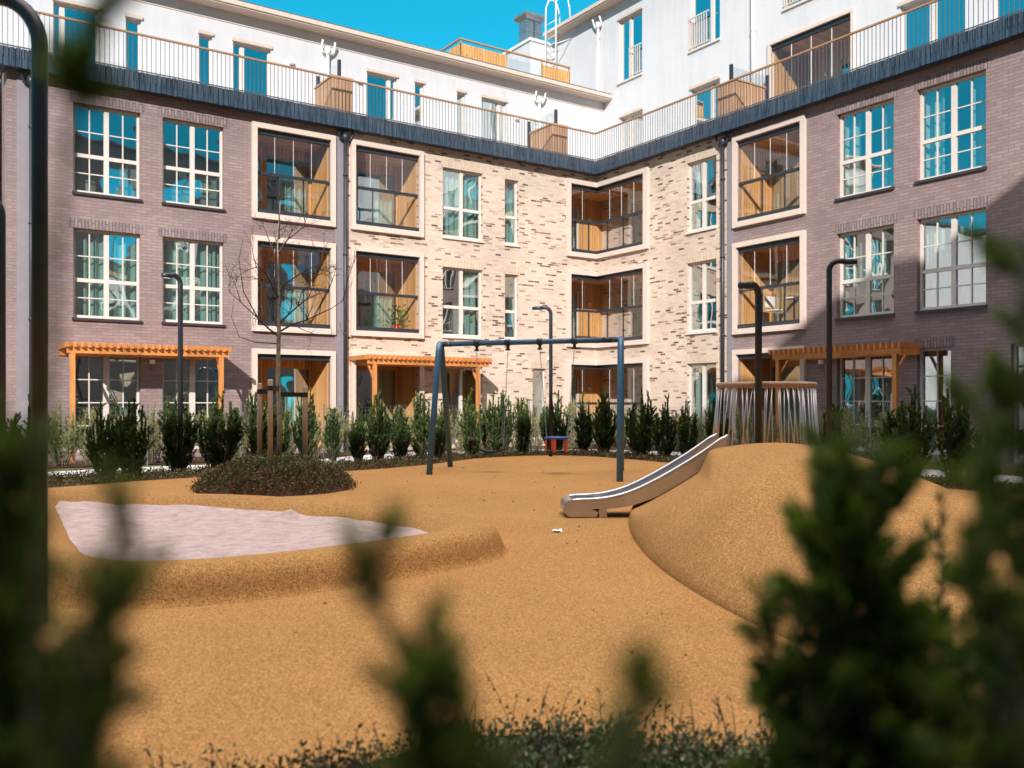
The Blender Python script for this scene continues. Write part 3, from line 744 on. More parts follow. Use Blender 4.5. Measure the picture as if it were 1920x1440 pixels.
# eaves and roofs
ev = MB()
ev.box(-1.85, XL1+.5, -1.85, -1.40, 12.20, 12.30); ev.box(-1.85, XL1+.5, -1.44, -1.36, 12.24, 12.36)
ev.box(-1.85, -1.40, -4.9, YR1, 15.52, 15.62); ev.box(-1.44, -1.36, -4.9, YR1, 15.56, 15.68)
ev.box(-1.85, XL1+.4, -1.85, -1.83, 11.90, 11.93)
ev.build('eaves', M['eave'], BLD)
rf = MB(); rf.quad((-1.85,-1.38,12.37),(XL1+.5,-1.38,12.37),(XL1+.5,-8,12.9),(-1.85,-8,12.9)); rf.quad((-1.38,-4.9,15.69),(-1.38,YR1,15.69),(-9,YR1,16.3),(-9,-4.9,16.3))
rf.box(-1.83, XL1+.5, -1.40, -1.37, 12.361, 12.40)
roof = rf.build('roof', M['roof'], BLD)
# stair core block with metal flue, roof-terrace parapet, ladder
cb = MB(); cb.box(-4.6, -.75, -8.5, -4.9, 12.4, 15.25); cb.build('stair_core', M['stucco'], BLD)
cb = MB(); cb.box(-4.65, -.70, -8.55, -4.85, 15.252, 15.36); cb.build('coping', M['white_metal'], BLD)
ch = MB(); cx, cyy = -1.35, -5.75
for dx in (-.2, .2): ch.box(cx+dx-.17, cx+dx+.17, cyy-.26, cyy+.26, 15.36, 16.36)
ch.box(cx-.37, cx+.37, cyy-.28, cyy+.28, 15.9, 15.94)
n = len(ch.v)
for (hx, hy, z) in ((.38,.3,16.36),(.52,.44,16.5),(.50,.42,16.6)):
    ch.v += [(cx-hx,cyy-hy,z),(cx+hx,cyy-hy,z),(cx+hx,cyy+hy,z),(cx-hx,cyy+hy,z)]
for lvl in (0, 1):
    for j in range(4): ch.f.append((n+lvl*4+j, n+lvl*4+(j+1) % 4, n+lvl*4+4+(j+1) % 4, n+lvl*4+4+j))
ch.f += [(n+3,n+2,n+1,n), (n+8,n+9,n+10,n+11)]
ch.build('chimney', M['steel_duct'], BLD)
pp = MB(); yy = -2.6
pp.box(-.9, .35, yy-.03, yy, 12.4, 13.38); pp.build('parapet', M['pine'], BLD); pp = MB()
pp.box(1.9, 3.75, yy-.03, yy, 12.4, 13.38); pp.box(3.72, 3.75, -4.9, yy-.031, 12.4, 13.38)
par = pp.build('parapet', M['pine'], BLD)
pg = MB(); pg.quad((.37,yy-.015,12.5),(1.88,yy-.015,12.5),(1.88,yy-.015,13.3),(.37,yy-.015,13.3)); pg.build('glass_panel', M['frost'], par)
pr_ = MB(); pr_.box(-.9, 3.78, yy-.05, yy+.02, 13.50, 13.55); pr_.box(3.72, 3.78, -4.9, yy-.051, 13.50, 13.55)
for x in (-.85, .36, 1.88, 3.73): pr_.box(x-.02, x+.02, yy-.04, yy-.0, 12.4, 13.5)
pr_.build('handrail', M['handrail_wood'], par)
ld = MB(); x = -1.22
for y in (-4.55, -3.9):
    ld.tube([(x, y, 12.9), (x, y, 16.0), (x-.02, y, 16.5), (x-.15, y, 16.8), (x-.35, y, 16.88), (x-.55, y, 16.75), (x-.66, y, 16.4), (x-.7, y, 15.75)], .028, 8)
for z in np.arange(13.0, 15.9, .28): ld.tube([(x, -4.55, z), (x, -3.9, z)], .016, 6)
for z in (13.2, 14.9): ld.bar((x, -3.9, z), (-1.85, -3.75, z+.3), .03, .03); ld.bar((x, -4.55, z), (-1.85, -4.55, z+.1), .03, .03)
ld.build('ladder', M['white_metal'], BLD, smooth=True)
# wall lamps on the white and brick walls
for (pl, s, z) in ((PLW, 9.9, 11.15), (PLW, 7.78, 11.05), (PLW, 2.0, 10.95), (PL, 14.13, 2.32), (PR, 8.9, 2.35), (PL, 6.22, 2.3), (PL, 2.0, 2.75)):
    mb = MB(); pl.box(mb, s-.06, s+.06, .0, .09, z-.05, z+.05); pl.box(mb, s-.045, s+.045, .09, .12, z-.035, z+.035); mb.build('wall_lamp', M['white_metal'], BLD)

# wooden terrace boxes with posts and glass
def terrace_box(pl, s0, s1, label):
    d0, d1 = -1.2, .02
    a = pl.p((s0+s1)/2, 0, 9.27); X, Y = L2W(a[0], a[1])
    t = thing('terrace_box', label, 'wooden box', (X, Y, 9.27), RZ, 'slatted timber boxes along the roof terrace railing')
    q = Pl(pl.axis); w2 = (s1-s0)/2
    mb = MB(); q.box(mb, -w2, w2, d0, d1, 0, 1.04); mb.build('box_body', M['box_wood'], t)
    mb = MB(); q.box(mb, -w2-.03, w2+.03, d0-.03, d1+.03, 1.042, 1.085); mb.build('lid', M['handrail_wood'], t)
    mb = MB(); q.box(mb, -.04, .04, d1-.25, d1-.17, 1.086, 1.62); q.box(mb, -.04, .04, -1.75, -1.67, 0, 1.62); mb.build('post', M['dark_metal'], t)
    mb = MB(); q.quad(mb, [(0,d1-.26,1.1),(0,-1.66,1.1),(0,-1.66,1.58),(0,d1-.26,1.58)]); mb.build('glass_panel', M['frost'], t)
terrace_box(PL, 8.82, 9.42, 'brown slatted box on the terrace above the grey downpipe of the left wing')
terrace_box(PL, 1.26, 1.87, 'slatted timber box on the terrace just left of the inner corner')
terrace_box(PR, 5.37, 6.06, 'brown slatted box on the terrace of the right wing, with black post behind')

# ------------------------------------------------------------------ pergolas
def pergola(pl, s0, s1, ps, ztop, label, depth=1.25, n=None):
    a = pl.p(s0, 0, 0); X, Y = L2W(a[0], a[1])
    t = thing('pergola', label, 'pergola', (X, Y, 0), RZ, 'orange timber pergolas against the brick walls')
    q = Pl(pl.axis); L_ = s1-s0
    mb = MB(); q.box(mb, 0, L_, depth-.10, depth-.04, ztop-.25, ztop-.122); mb.build('beam', M['pergola'], t)
    mb = MB(); q.box(mb, 0, L_, .005, .05, ztop-.25, ztop-.122); mb.build('wall_plate', M['pergola'], t)
    rb = MB(); n = n or int(L_/.145)
    for i in range(n+1):
        s = L_*i/n; q.box(rb, s-.024, s+.024, .0, depth+.08, ztop-.12, ztop)
    rb.build('rafters', M['pergola'], t)
    for p in ps:
        p -= s0; mb = MB(); q.box(mb, p-.05, p+.05, depth-.12, depth-.02, 0, ztop-.251); mb.build('post', M['pergola'], t)
        mb = MB(); mb.bar(q.p(p, depth-.15, ztop-.62), q.p(p, depth-.45, ztop-.27), .05, .05); mb.build('brace', M['pergola'], t)
    return t
pergola(PL, 12.59, 16.18, (12.78, 16.06), 2.68, 'long orange timber pergola over the two glazed doors of the left wing')
pergola(PL, 5.05, 8.89, (5.41, 8.69), 2.62, 'timber pergola against the cream brick wall behind the swings')
pergola(PR, 7.95, 11.55, (8.12, 11.38), 2.67, 'orange timber pergola on the right wing, mostly in shade', depth=.8)

# ------------------------------------------------------------------ wing behind the camera (casts the courtyard shade, mirrored in the windows)
def rear_wing():
    y0 = 29.9
    X, Y = L2W(20, y0)
    t = thing('brick_wing', 'opposite brick wing of the courtyard, mirrored in the window panes', 'building', (X, Y, 0), RZ)
    mb = MB(); pl = Pl('L')
    mb2 = MB(); hl = []
    for i in range(14):
        for k in range(5): hl.append((-26+i*3.6, -24.4+i*3.6, .6+2.96*k, 2.6+2.96*k))
    # facade faces -y here: cells at y=0 and a body behind
    ss = sorted({-30, 26, *[v for h in hl for v in h[:2]]}); zs = sorted({-.1, 16.0, *[v for h in hl for v in h[2:]]})
    for a, b in zip(ss, ss[1:]):
        for c, d in zip(zs, zs[1:]):
            if any(h[0] < (a+b)/2 < h[1] and h[2] < (c+d)/2 < h[3] for h in hl): continue
            mb.quad((a,0,c),(b,0,c),(b,0,d),(a,0,d))
    mb.box(-30, 26, .3, 9, -.1, 16.0)
    mb.box(-30, 26, -.25, .0, 15.7, 16.001)
    mb.box(-2.8, 8.5, 1.5, 8, 16.002, 17.9)
    mb.build('wall', M['brick_dark'], t)
    fr = MB(); pn = MB()
    for a, b, c, d in hl:
        for u0, u1, v0, v1 in ((a, a+.07, c, d), (b-.07, b, c, d), (a+.07, b-.07, c, c+.08), (a+.07, b-.07, d-.07, d), ((a+b)/2-.05, (a+b)/2+.05, c+.08, d-.07)):
            fr.box(u0, u1, .08, .14, v0, v1)
        pn.quad((a,.12,c),(b,.12,c),(b,.12,d),(a,.12,d))
    fr.build('window_frames', M['white_frame'], t); pn.build('window_panes', M['glass_sky'], t)
rear_wing()
# white block at the left edge behind the left wing
nb_ = thing('white_building', 'plain white building behind the left end of the brick wing', 'building', (*L2W(22, -6), 0), RZ)
mb = MB(); mb.box(-4.3, 8, -6, 5.4, 0, 9.6); mb.build('wall', M['stucco'], nb_)
mb = MB(); mb.box(-4.5, 8.2, -6.2, 5.6, 9.601, 9.8); mb.build('roof', M['dark_metal'], nb_)

# ------------------------------------------------------------------ ground
def ngon(name, pts, z, mat, kind='structure', parent=None):
    mb = MB(); mb.poly(pts, z); o = mb.build(name, mat); tag(o, kind=kind); return o
def smooth_curve(pts, n=8, closed=False):
    P = [np.array(p, float) for p in pts]; out = []; m = len(P)
    rngm = range(m if closed else m-1)
    for i in rngm:
        p0, p1, p2, p3 = (P[(i-1) % m] if closed or i > 0 else P[0]), P[i], P[(i+1) % m], (P[(i+2) % m] if closed or i+2 < m else P[m-1])
        for k in range(n):
            t = k/n; out.append(.5*((2*p1)+(-p0+p2)*t+(2*p0-5*p1+4*p2-p3)*t*t+(-p0+3*p1-3*p2+p3)*t**3))
    if not closed: out.append(P[-1])
    return out
mb = MB(); mb.quad((-300,-300,-.06),(300,-300,-.06),(300,600,-.06),(-300,600,-.06)); tag(mb.build('ground', M['grass_ground']), kind='structure')
bed = smooth_curve([(-9.5,10.5), (-8.2,12.6), (-7.0,14.1), (-5.56,15.85), (-3.4,17.1), (-1.9,19.0), (-.77,21.4), (.6,22.5), (1.9,22.2), (3.0,20.6), (4.0,18.6), (5.2,16.6), (6.4,14.2), (8.3,11.2), (9.2,9.0)], 8)
front = smooth_curve([(9.2,5.2), (5.0,3.9), (2.4,3.25), (1.0,3.32), (0.35,3.48), (-.1,3.50), (-.84,3.08), (-2.0,2.7), (-4.0,2.5), (-9.5,2.2)], 8)
ngon('playground_surface', [tuple(p) for p in bed]+[tuple(p) for p in front], 0, M['rubber'])
def strip(name, curve, o0, o1, z, mat):
    mb = MB(); c = np.array(curve); t = np.gradient(c, axis=0); nn = np.stack([-t[:,1], t[:,0]], 1); nn /= np.linalg.norm(nn, axis=1)[:,None]
    a = c+nn*o0; b = c+nn*o1; n0 = len(mb.v)
    for p, q in zip(a, b): mb.v += [(p[0],p[1],z), (q[0],q[1],z)]
    for i in range(len(c)-1): mb.f.append((n0+2*i, n0+2*i+1, n0+2*i+3, n0+2*i+2))
    return tag(mb.build(name, mat), kind='structure')
strip('planting_bed', bed, .0, 1.75, -.012, M['soil'])
strip('walkway', bed, 1.75, 3.2, .004, M['paving'])
mb = MB(); mb.poly([tuple(p) for p in front][::-1]+[(-9.5,-6),(9.2,-6)], -.012); tag(mb.build('soil', M['soil']), kind='structure')
# strip of mulch and lawn in front of the walls, in the building's frame
mb = MB()
for a, b, c, d in ((.0, 17.2, .0, 2.3), (.0, 2.3, 2.3, 16)): 
    p = [L2W(a, c), L2W(b, c), L2W(b, d), L2W(a, d)]; mb.poly(p, -.035)
tag(mb.build('garden_strip', M['soil']), kind='structure')

# ------------------------------------------------------------------ hill
SL0, SL1 = np.array([.68, 10.48]), np.array([2.44, 10.52])
SLP = [(0.0,.13),(.10,.14),(.25,.145),(.45,.17),(.68,.235),(.92,.345),(1.15,.47),(1.4,.62),(1.58,.74),(1.70,.825),(1.78,.86)]
def hill_h(X, Y):
    h = hill_raw(X, Y)
    # the flank under the slide is kept just below the slide's side panel
    d = (SL1-SL0)/np.linalg.norm(SL1-SL0); lat = (X-SL0[0])*d[1]-(Y-SL0[1])*d[0]
    u = (X-SL0[0])*d[0]+(Y-SL0[1])*d[1]+.17*lat
    if lat > 0: u += .02*max(0., lat-.25)
    if -.2 < u < 2.2:
        cap = np.interp(u, [p[0] for p in SLP], [p[1] for p in SLP])-.17+max(0., abs(lat)-.25)*(.04 if lat > 0 else 3.)+max(0., u-1.5)*1.6+max(0., lat-3.)*.35
        cap = max(cap, .0); k = .05; q = max(k-abs(h-cap), 0.)/k
        h = max(0., min(h, cap)-q*q*k*.25)
    return h
def hill_raw(X, Y):
    yc = 7.8; cx = 2.9
    a = 1.28 if X > cx else 1.75
    b = 5.4 if Y > yc else 4.6
    r2 = ((X-cx)/a)**2 + ((Y-yc)/b)**2
    if r2 >= 1: return 0.
    t = min(1, max(0, (Y-3.2)/7.6)); t = t*t*(3-2*t)
    f = 0.
    for (ax, ay, bx, by, am, wd) in ((1.25, 6.3, 2.75, 8.3, .115, .16), (1.2, 9.3, 2.3, 10.2, .075, .13), (1.3, 5.0, 3.0, 6.4, .09, .17)):  # ridges put in to stand for streaks of reflected sunlight on the mound
        dx, dy = bx-ax, by-ay; L2 = dx*dx+dy*dy; k = min(1, max(0, ((X-ax)*dx+(Y-ay)*dy)/L2)); q = (X-ax-k*dx)**2+(Y-ay-k*dy)**2
        f += am*math.exp(-q/(2*wd*wd))*math.sin(PI*min(.95, max(.05, k)))
    return (1-r2)**.6 * (.40+.58*t) + f*min(1, (1-r2)*5)
def build_hill():
    mb = MB(); N, Mm = 160, 80
    yc = 7.8
    n0 = 0
    for i in range(Mm+1):
        rr = math.sin(i/Mm*PI/2)
        for j in range(N):
            th = 2*PI*j/N; b = 5.4 if math.sin(th) > 0 else 4.6; Y = yc+b*rr*math.sin(th); X = 2.9+(1.28 if math.cos(th) > 0 else 1.75)*rr*math.cos(th)
            mb.v.append((X, Y, hill_h(X, Y)+.003 if i < Mm else -.02))
    for i in range(Mm):
        for j in range(N):
            mb.f.append((i*N+j, i*N+(j+1) % N, (i+1)*N+(j+1) % N, (i+1)*N+j))
    return tag(mb.build('hill', M['rubber'], smooth=True), kind='structure')
build_hill()

# ------------------------------------------------------------------ sandpit
SP = [(-5.55,10.85), (-4.4,10.45), (-3.2,10.15), (-1.95,9.5), (-1.02,8.72), (-.62,8.08), (-.62,7.72), (-.95,7.28), (-1.69,6.58), (-2.25,6.26), (-2.75,6.26), (-3.4,6.9), (-4.4,8.6)]
SPc = np.array(smooth_curve(SP, 6, True))
def sdist(P):
    A = SPc; B = np.roll(SPc, -1, 0); d = np.full(len(P), 1e9); ins = np.zeros(len(P), bool)
    for a, b in zip(A, B):
        ab = b-a; t = np.clip(((P-a)@ab)/(ab@ab+1e-12), 0, 1); q = a+t[:,None]*ab
        d = np.minimum(d, np.linalg.norm(P-q, axis=1))
        c = ((a[1] > P[:,1]) != (b[1] > P[:,1])) & (P[:,0] < (b[0]-a[0])*(P[:,1]-a[1])/(b[1]-a[1]+1e-12)+a[0]); ins ^= c
    return np.where(ins, -d, d)
def build_sandpit():
    t = thing('sandpit', 'raised kidney-shaped sandpit with rounded ochre rubber rim and pale sand', 'sandpit', (-2.8, 7.8, 0))
    # rim: rings offset outwards from the sand edge
    c = SPc; tg = np.roll(c, -1, 0)-np.roll(c, 1, 0); nn = np.stack([tg[:,1], -tg[:,0]], 1); nn /= np.linalg.norm(nn, axis=1)[:,None]
    if sdist(c[:1]+nn[:1]*.1)[0] < 0: nn = -nn
    prof = [(-.16, .06), (-.10, .125), (-.05, .17), (0, .198), (.04, .218), (.10, .232), (.22, .240), (.33, .236), (.40, .218), (.445, .175), (.475, .11), (.495, .05), (.52, .01), (.58, -.02)]
    mb = MB(); K = len(c)
    for d, z in prof:
        d *= 1.02
        for p, q in zip(c, nn): mb.v.append((p[0]+q[0]*d+2.8, p[1]+q[1]*d-7.8, z))
    for i in range(len(prof)-1):
        for j in range(K): mb.f.append((i*K+j, i*K+(j+1) % K, (i+1)*K+(j+1) % K, (i+1)*K+j))
    mb.build('rim', M['rubber'], t, smooth=True)
    g = .06; xs = np.arange(-5.9, -.3, g); ys = np.arange(6.0, 11.1, g)
    XX, YY = np.meshgrid(xs, ys); P = np.stack([XX.ravel(), YY.ravel()], 1); D = sdist(P)
    rs = np.random.RandomState(5); Z = np.full(len(P), .135)
    for _ in range(520):
        k = P[rs.randint(len(P))]; s = rs.uniform(.045, .16); Z += rs.uniform(-.03, .018)*np.exp(-((P-k)**2).sum(1)/(2*s*s))
    for _ in range(12):
        k = P[rs.randint(len(P))]; Z += rs.uniform(-.02, .03)*np.exp(-((P-k)**2).sum(1)/(2*.5**2))
    Z += .09*np.exp(-((P-np.array([-2.3,9.35]))**2).sum(1)/(2*.07**2))
    Z = np.where(D > 0, .12, Z*(1-np.exp(-(D/.12)**2))+.125*np.exp(-(D/.12)**2))
    keep = (D < .04).reshape(XX.shape); mb = MB(); idx = -np.ones(len(P), int)
    W_ = len(xs)
    for i in range(len(ys)-1):
        for j in range(len(xs)-1):
            if keep[i,j] and keep[i+1,j] and keep[i,j+1] and keep[i+1,j+1]:
                q = []
                for (a, b) in ((i,j),(i,j+1),(i+1,j+1),(i+1,j)):
                    k = a*W_+b
                    if idx[k] < 0: idx[k] = len(mb.v); mb.v.append((P[k,0]+2.8, P[k,1]-7.8, Z[k]))
                    q.append(int(idx[k]))
                mb.f.append(tuple(q))
    mb.build('sand', M['sand'], t, smooth=True)
build_sandpit()

# ------------------------------------------------------------------ street lamps
def lamp(loc, hgt, ang, label, arm=.42, r=.046, bend=.16, droop=.03):
    t = thing('street_lamp', label, 'lamp post', loc, ang, 'slim dark lamp posts with bent arms')
    mb = MB(); pts = [(0,0,-.1), (0,0,hgt-bend)]
    for k in range(1, 9):
        a = PI/2*k/8; pts.append((bend-bend*math.cos(a), 0, hgt-bend+bend*math.sin(a)))
    pts.append((arm*.55, 0, hgt-droop*.4)); mb.tube(pts, r, 14); mb.build('pole', M['lamp_metal'], t, smooth=True)
    mb = MB(); mb.tube([(arm*.55,0,hgt-droop*.4), (arm*.6,0,hgt-droop*.5), (arm,0,hgt-droop)], [r, r*1.05, r*1.0], 14); hd = mb.build('lamp_head', M['lamp_metal'], t, smooth=True)
    mb = MB(); mb.box(arm*.6, arm*.97, -r*.6, r*.6, hgt-droop-r*1.03, hgt-droop-r*.8); mb.build('light_panel', M['white_metal'], hd)
lamp((-2.80, 5.32, 0), 3.72, PI, 'tall dark lamp post rising from the rubber by the sandpit, out of frame at top', arm=.5, bend=.30)
lamp((-5.86, 10.3, 0), 3.68, PI, 'dark lamp post cut by the left edge of the photo', bend=.22)
lamp((-6.17, 16.7, 0), 3.68, PI+.9, 'grey lamp post in front of the left pergola', arm=.36)
lamp((.96, 22.2, 0), 3.68, PI, 'slim lamp post behind the swings against the cream brick', arm=.46)
lamp((2.90, 10.56, hill_h(2.90, 10.56)), 2.69-hill_h(2.90, 10.56), -PI/2-.85, 'dark lamp post standing inside the rod railing on the mound', arm=.36, r=.041, bend=.13)
lamp((5.30, 15.0, 0), 3.68, -.25, 'dark lamp post behind the mound, arm pointing right at the mauve wall', arm=.44)

# ------------------------------------------------------------------ swings
A_, B_ = np.array([-1.40,17.5,2.46]), np.array([1.97,16.25,2.46])
ux = nrm(B_-A_); uy = nrm(np.cross((0,0,1), ux))
sw = thing('swing_frame', 'blue steel A-frame swing stand on the ochre rubber', 'swing frame', (0.28, 16.87, 0))
off = np.array([.28, 16.87, 0])
def rel(p): return tuple(np.array(p)-off)
mb = MB(); mb.tube([rel(A_), rel(B_)], .05, 14); mb.build('crossbeam', M['swing_blue'], sw, smooth=True)
for end, feet in ((A_, ((-1.52,16.45,-.05), (-1.27,18.54,-.05))), (B_, ((1.8,14.99,-.05), (2.13,17.5,-.05)))):
    for f_ in feet:
        f_ = np.array(f_); top = end.copy(); mid = top+(f_-top)*.06+np.array([0,0,-.0])
        ctl = nrm(f_-top)
        pts = [top+np.array([0,0,.01]), top+nrm(np.array([f_[0]-top[0], f_[1]-top[1], 0]))*.10+np.array([0,0,-.03]), top+nrm(np.array([f_[0]-top[0], f_[1]-top[1], 0]))*.17+np.array([0,0,-.14]), f_]
        mb = MB(); mb.tube([rel(p) for p in pts], .057, 14); mb.build('leg', M['swing_blue'], sw, smooth=True)
def along(t, z): p = A_+(B_-A_)*t; return np.array([p[0], p[1], z])
HT = [.215, .392, .57, .757]
for t_ in HT:
    p = along(t_, 2.46); mb = MB(); mb.tube([rel(p-ux*.05), rel(p+ux*.05)], .062, 14); mb.tube([rel(p+np.array([0,0,-.05])), rel(p+np.array([0,0,-.12]))], .03, 10); mb.tube([rel(p+np.array([0,0,-.12])), rel(p+np.array([0,0,-.15]))], .05, 10)
    mb.build('hanger', M['dark_metal'], sw, smooth=True)
for t_ in (.045, .93):
    p = along(t_, 2.46); mb = MB(); mb.tube([rel(p-ux*.09), rel(p+ux*.09)], .053, 14); mb.build('rubber_sleeve', M['dark_metal'], sw, smooth=True)
def chain(mb, a, b, o, n=46):
    a = np.array(a)-o; b = np.array(b)-o; d = (b-a)/n; sd_ = nrm(np.cross(d, (0,1,0))); fw = nrm(np.cross(d, sd_))
    for i in range(n):
        s_ = sd_ if i % 2 else fw; p0 = a+d*i; p1 = p0+d*1.15
        for e in (-1, 1): mb.bar(tuple(p0+s_*e*.008), tuple(p1+s_*e*.008), .006, .006)
# flat swing
c0 = along((HT[0]+HT[1])/2, 0); t = thing('flat_swing', 'black flat swing seat hanging on two chains', 'swing', tuple(c0)); o3 = c0
mb = MB(); hw = .24
for i in range(10):
    a = -hw+2*hw*i/10; b = a+2*hw/10; za = .40+.05*(a/hw)**2; zb = .40+.05*(b/hw)**2
    for (y0, y1) in ((-.09, .09),):
        pa = [tuple(ux*a+uy*y0+np.array([0,0,za])), tuple(ux*b+uy*y0+np.array([0,0,zb])), tuple(ux*b+uy*y1+np.array([0,0,zb])), tuple(ux*a+uy*y1+np.array([0,0,za]))]
        n = len(mb.v); mb.v += pa+[(x, y, z-.04) for x, y, z in pa]
        mb.f += [tuple(n+i_ for i_ in q) for q in ((0,1,2,3),(7,6,5,4),(0,4,5,1),(1,5,6,2),(2,6,7,3),(3,7,4,0))]
mb.build('seat', M['black_rubber'], t)
for t_, e in ((HT[0], -1), (HT[1], 1)):
    mb = MB(); chain(mb, along(t_, 2.31), c0+ux*e*hw*.95+np.array([0,0,.44]), o3); mb.build('chain', M['chain'], t)
# toddler swing
c0 = along((HT[2]+HT[3])/2, 0)+uy*-.0; t = thing('toddler_swing', 'orange and blue cradle swing seat on chains', 'swing', tuple(c0)); o3 = c0
def ringpts(rx, ry, z, n=24): return [tuple(ux*rx*math.cos(2*PI*i/n)+uy*ry*math.sin(2*PI*i/n)+np.array([0,0,z])) for i in range(n+1)]
mb = MB(); mb.tube(ringpts(.21, .16, .665), .024, 8); mb.build('rail', M['blue_plastic'], t, smooth=True)
mb = MB(); P_ = ringpts(.19, .15, .43, 20); n = len(mb.v); mb.v += P_[:-1]+[(x,y,z-.035) for x,y,z in P_[:-1]]; mb.f += [tuple(range(n,n+20)), tuple(range(n+20,n+40))[::-1]]+[(n+i, n+(i+1)%20, n+20+(i+1)%20, n+20+i) for i in range(20)]
mb.build('seat', M['black_rubber'], t)
for k in range(5):
    a = 2*PI*k/5-PI/2; p = ux*.205*math.cos(a)+uy*.158*math.sin(a)
    mb = MB(); mb.bar(tuple(p+np.array([0,0,.41])), tuple(p+np.array([0,0,.66])), .06, .025, up=tuple(nrm(p))); mb.build('strut', M['orange'], t)
for t_, e in ((HT[2], -1), (HT[3], 1)):
    mb = MB(); chain(mb, along(t_, 2.31), c0+ux*e*.2+np.array([0,0,.67]), o3); mb.build('chain', M['chain'], t)

# ------------------------------------------------------------------ slide
def slide():
    p0, p1 = SL0, SL1; d = p1-p0; L_ = np.linalg.norm(d); d /= L_; s = np.array([d[1], -d[0]])
    t = thing('slide', 'brushed steel slide running down the flank of the mound', 'slide', (p0[0], p0[1], 0))
    prof = SLP+[(L_,.865)]
    Pf = [np.array(p) for p in smooth_curve(prof, 5)]
    hw = .23
    def pt(u, z, side): q = d*u+s*side; return (q[0], q[1], z)
    ch = MB(); cols = [(-hw, .02), (-hw*.8, -.02), (-hw*.4, -.035), (0, -.04), (hw*.4, -.035), (hw*.8, -.02), (hw, .02)]
    for u, z in Pf:
        for a, e in cols: ch.v.append(pt(u, z-.05+e, a))
    k = len(cols)
    for i in range(len(Pf)-1):
        for j in range(k-1): ch.f.append((i*k+j, i*k+j+1, (i+1)*k+j+1, (i+1)*k+j))
    ch.build('chute', M['steel_edge'], t, smooth=True)
    for side in (-1, 1):
        w_ = MB()
        for u, z in Pf:
            dep = float(np.interp(u, [.3, .95], [.045, .13]))
            for a, b in ((hw*side, z+.055), (hw*side, z-dep), ((hw+.03)*side, z-dep), ((hw+.03)*side, z+.055)): w_.v.append(pt(u, b, a))
        for i in range(len(Pf)-1):
            for j in range(4): w_.f.append((i*4+j, i*4+(j+1) % 4, (i+1)*4+(j+1) % 4, (i+1)*4+j))
        w_.f += [(0,1,2,3), tuple(len(w_.v)-4+j for j in range(4))]
        sp_ = w_.build('side_panel', M['steel'], t)
        rl_ = MB(); rl_.tube([pt(u, z+.062, (hw+.015)*side) for u, z in Pf], .024, 10); rl_.build('side_rail', M['steel_edge'], sp_, smooth=True)
    # rounded run-out lip and the foot box
    lp = MB(); arc = [(.0, .205), (-.05, .19), (-.09, .15), (-.10, .10), (-.085, .05), (-.04, .012), (.06, .0)]
    for u, z in arc:
        for a in (-hw-.03, hw+.03): lp.v.append(pt(u, z, a))
    for i in range(len(arc)-1): lp.f.append((2*i, 2*i+1, 2*i+3, 2*i+2))
    lp.build('lip', M['steel_edge'], t, smooth=True)
    for side in (-1, 1):
        cheek = MB(); n = len(cheek.v); pts = [pt(u, z, (hw+.02)*side) for u, z in arc[:-1]]+[pt(.28, .005, (hw+.02)*side), pt(.30, .06, (hw+.02)*side)]
        cheek.v += pts; cheek.f.append(tuple(range(n, n+len(pts))))
        cheek.build('cheek_plate', M['steel'], t)
    ft = MB(); q0 = pt(.36, 0, 0)
    for a, b in ((.31, .40),):
        n = len(ft.v)
        for z in (-.02, .13):
            for u, sd2 in ((a,-hw),(b,-hw),(b,hw),(a,hw)): ft.v.append(pt(u, z, sd2))
        ft.f += [tuple(n+i for i in q) for q in ((0,3,2,1),(4,5,6,7),(0,1,5,4),(1,2,6,5),(2,3,7,6),(3,0,4,7))]
    ft.build('foot', M['steel'], t)
slide()

# ------------------------------------------------------------------ rod railing on the mound
def rod_ring():
    cx, cy2, r, zt = 3.17, 11.2, .585, 1.535
    t = thing('rod_railing', 'round guard railing of slanting steel rods on top of the mound', 'railing', (cx, cy2, 0))
    mb = MB(); mb.tube([(r*math.cos(a), r*math.sin(a), zt) for a in np.linspace(0, 2*PI, 49)], .03, 8, cap=False); mb.build('top_ring', M['ring_wood'], t, smooth=True)
    rs = random.Random(11); n = 48
    for i in range(n):
        a = 2*PI*i/n+rs.uniform(-.02, .02)
        if abs((a % (2*PI))-3.55) < .30: continue          # the gap where the slide starts
        b = a+rs.uniform(-.14, .14); rb = r+rs.uniform(.03, .12)
        p0 = (r*math.cos(a), r*math.sin(a), zt-.01); q = (rb*math.cos(b), rb*math.sin(b))
        p1 = (q[0], q[1], hill_h(cx+q[0], cy2+q[1])-.04)
        m2 = MB(); m2.tube([p1, p0], .007, 6); m2.build('rod', M['rod'], t, smooth=True)
rod_ring()

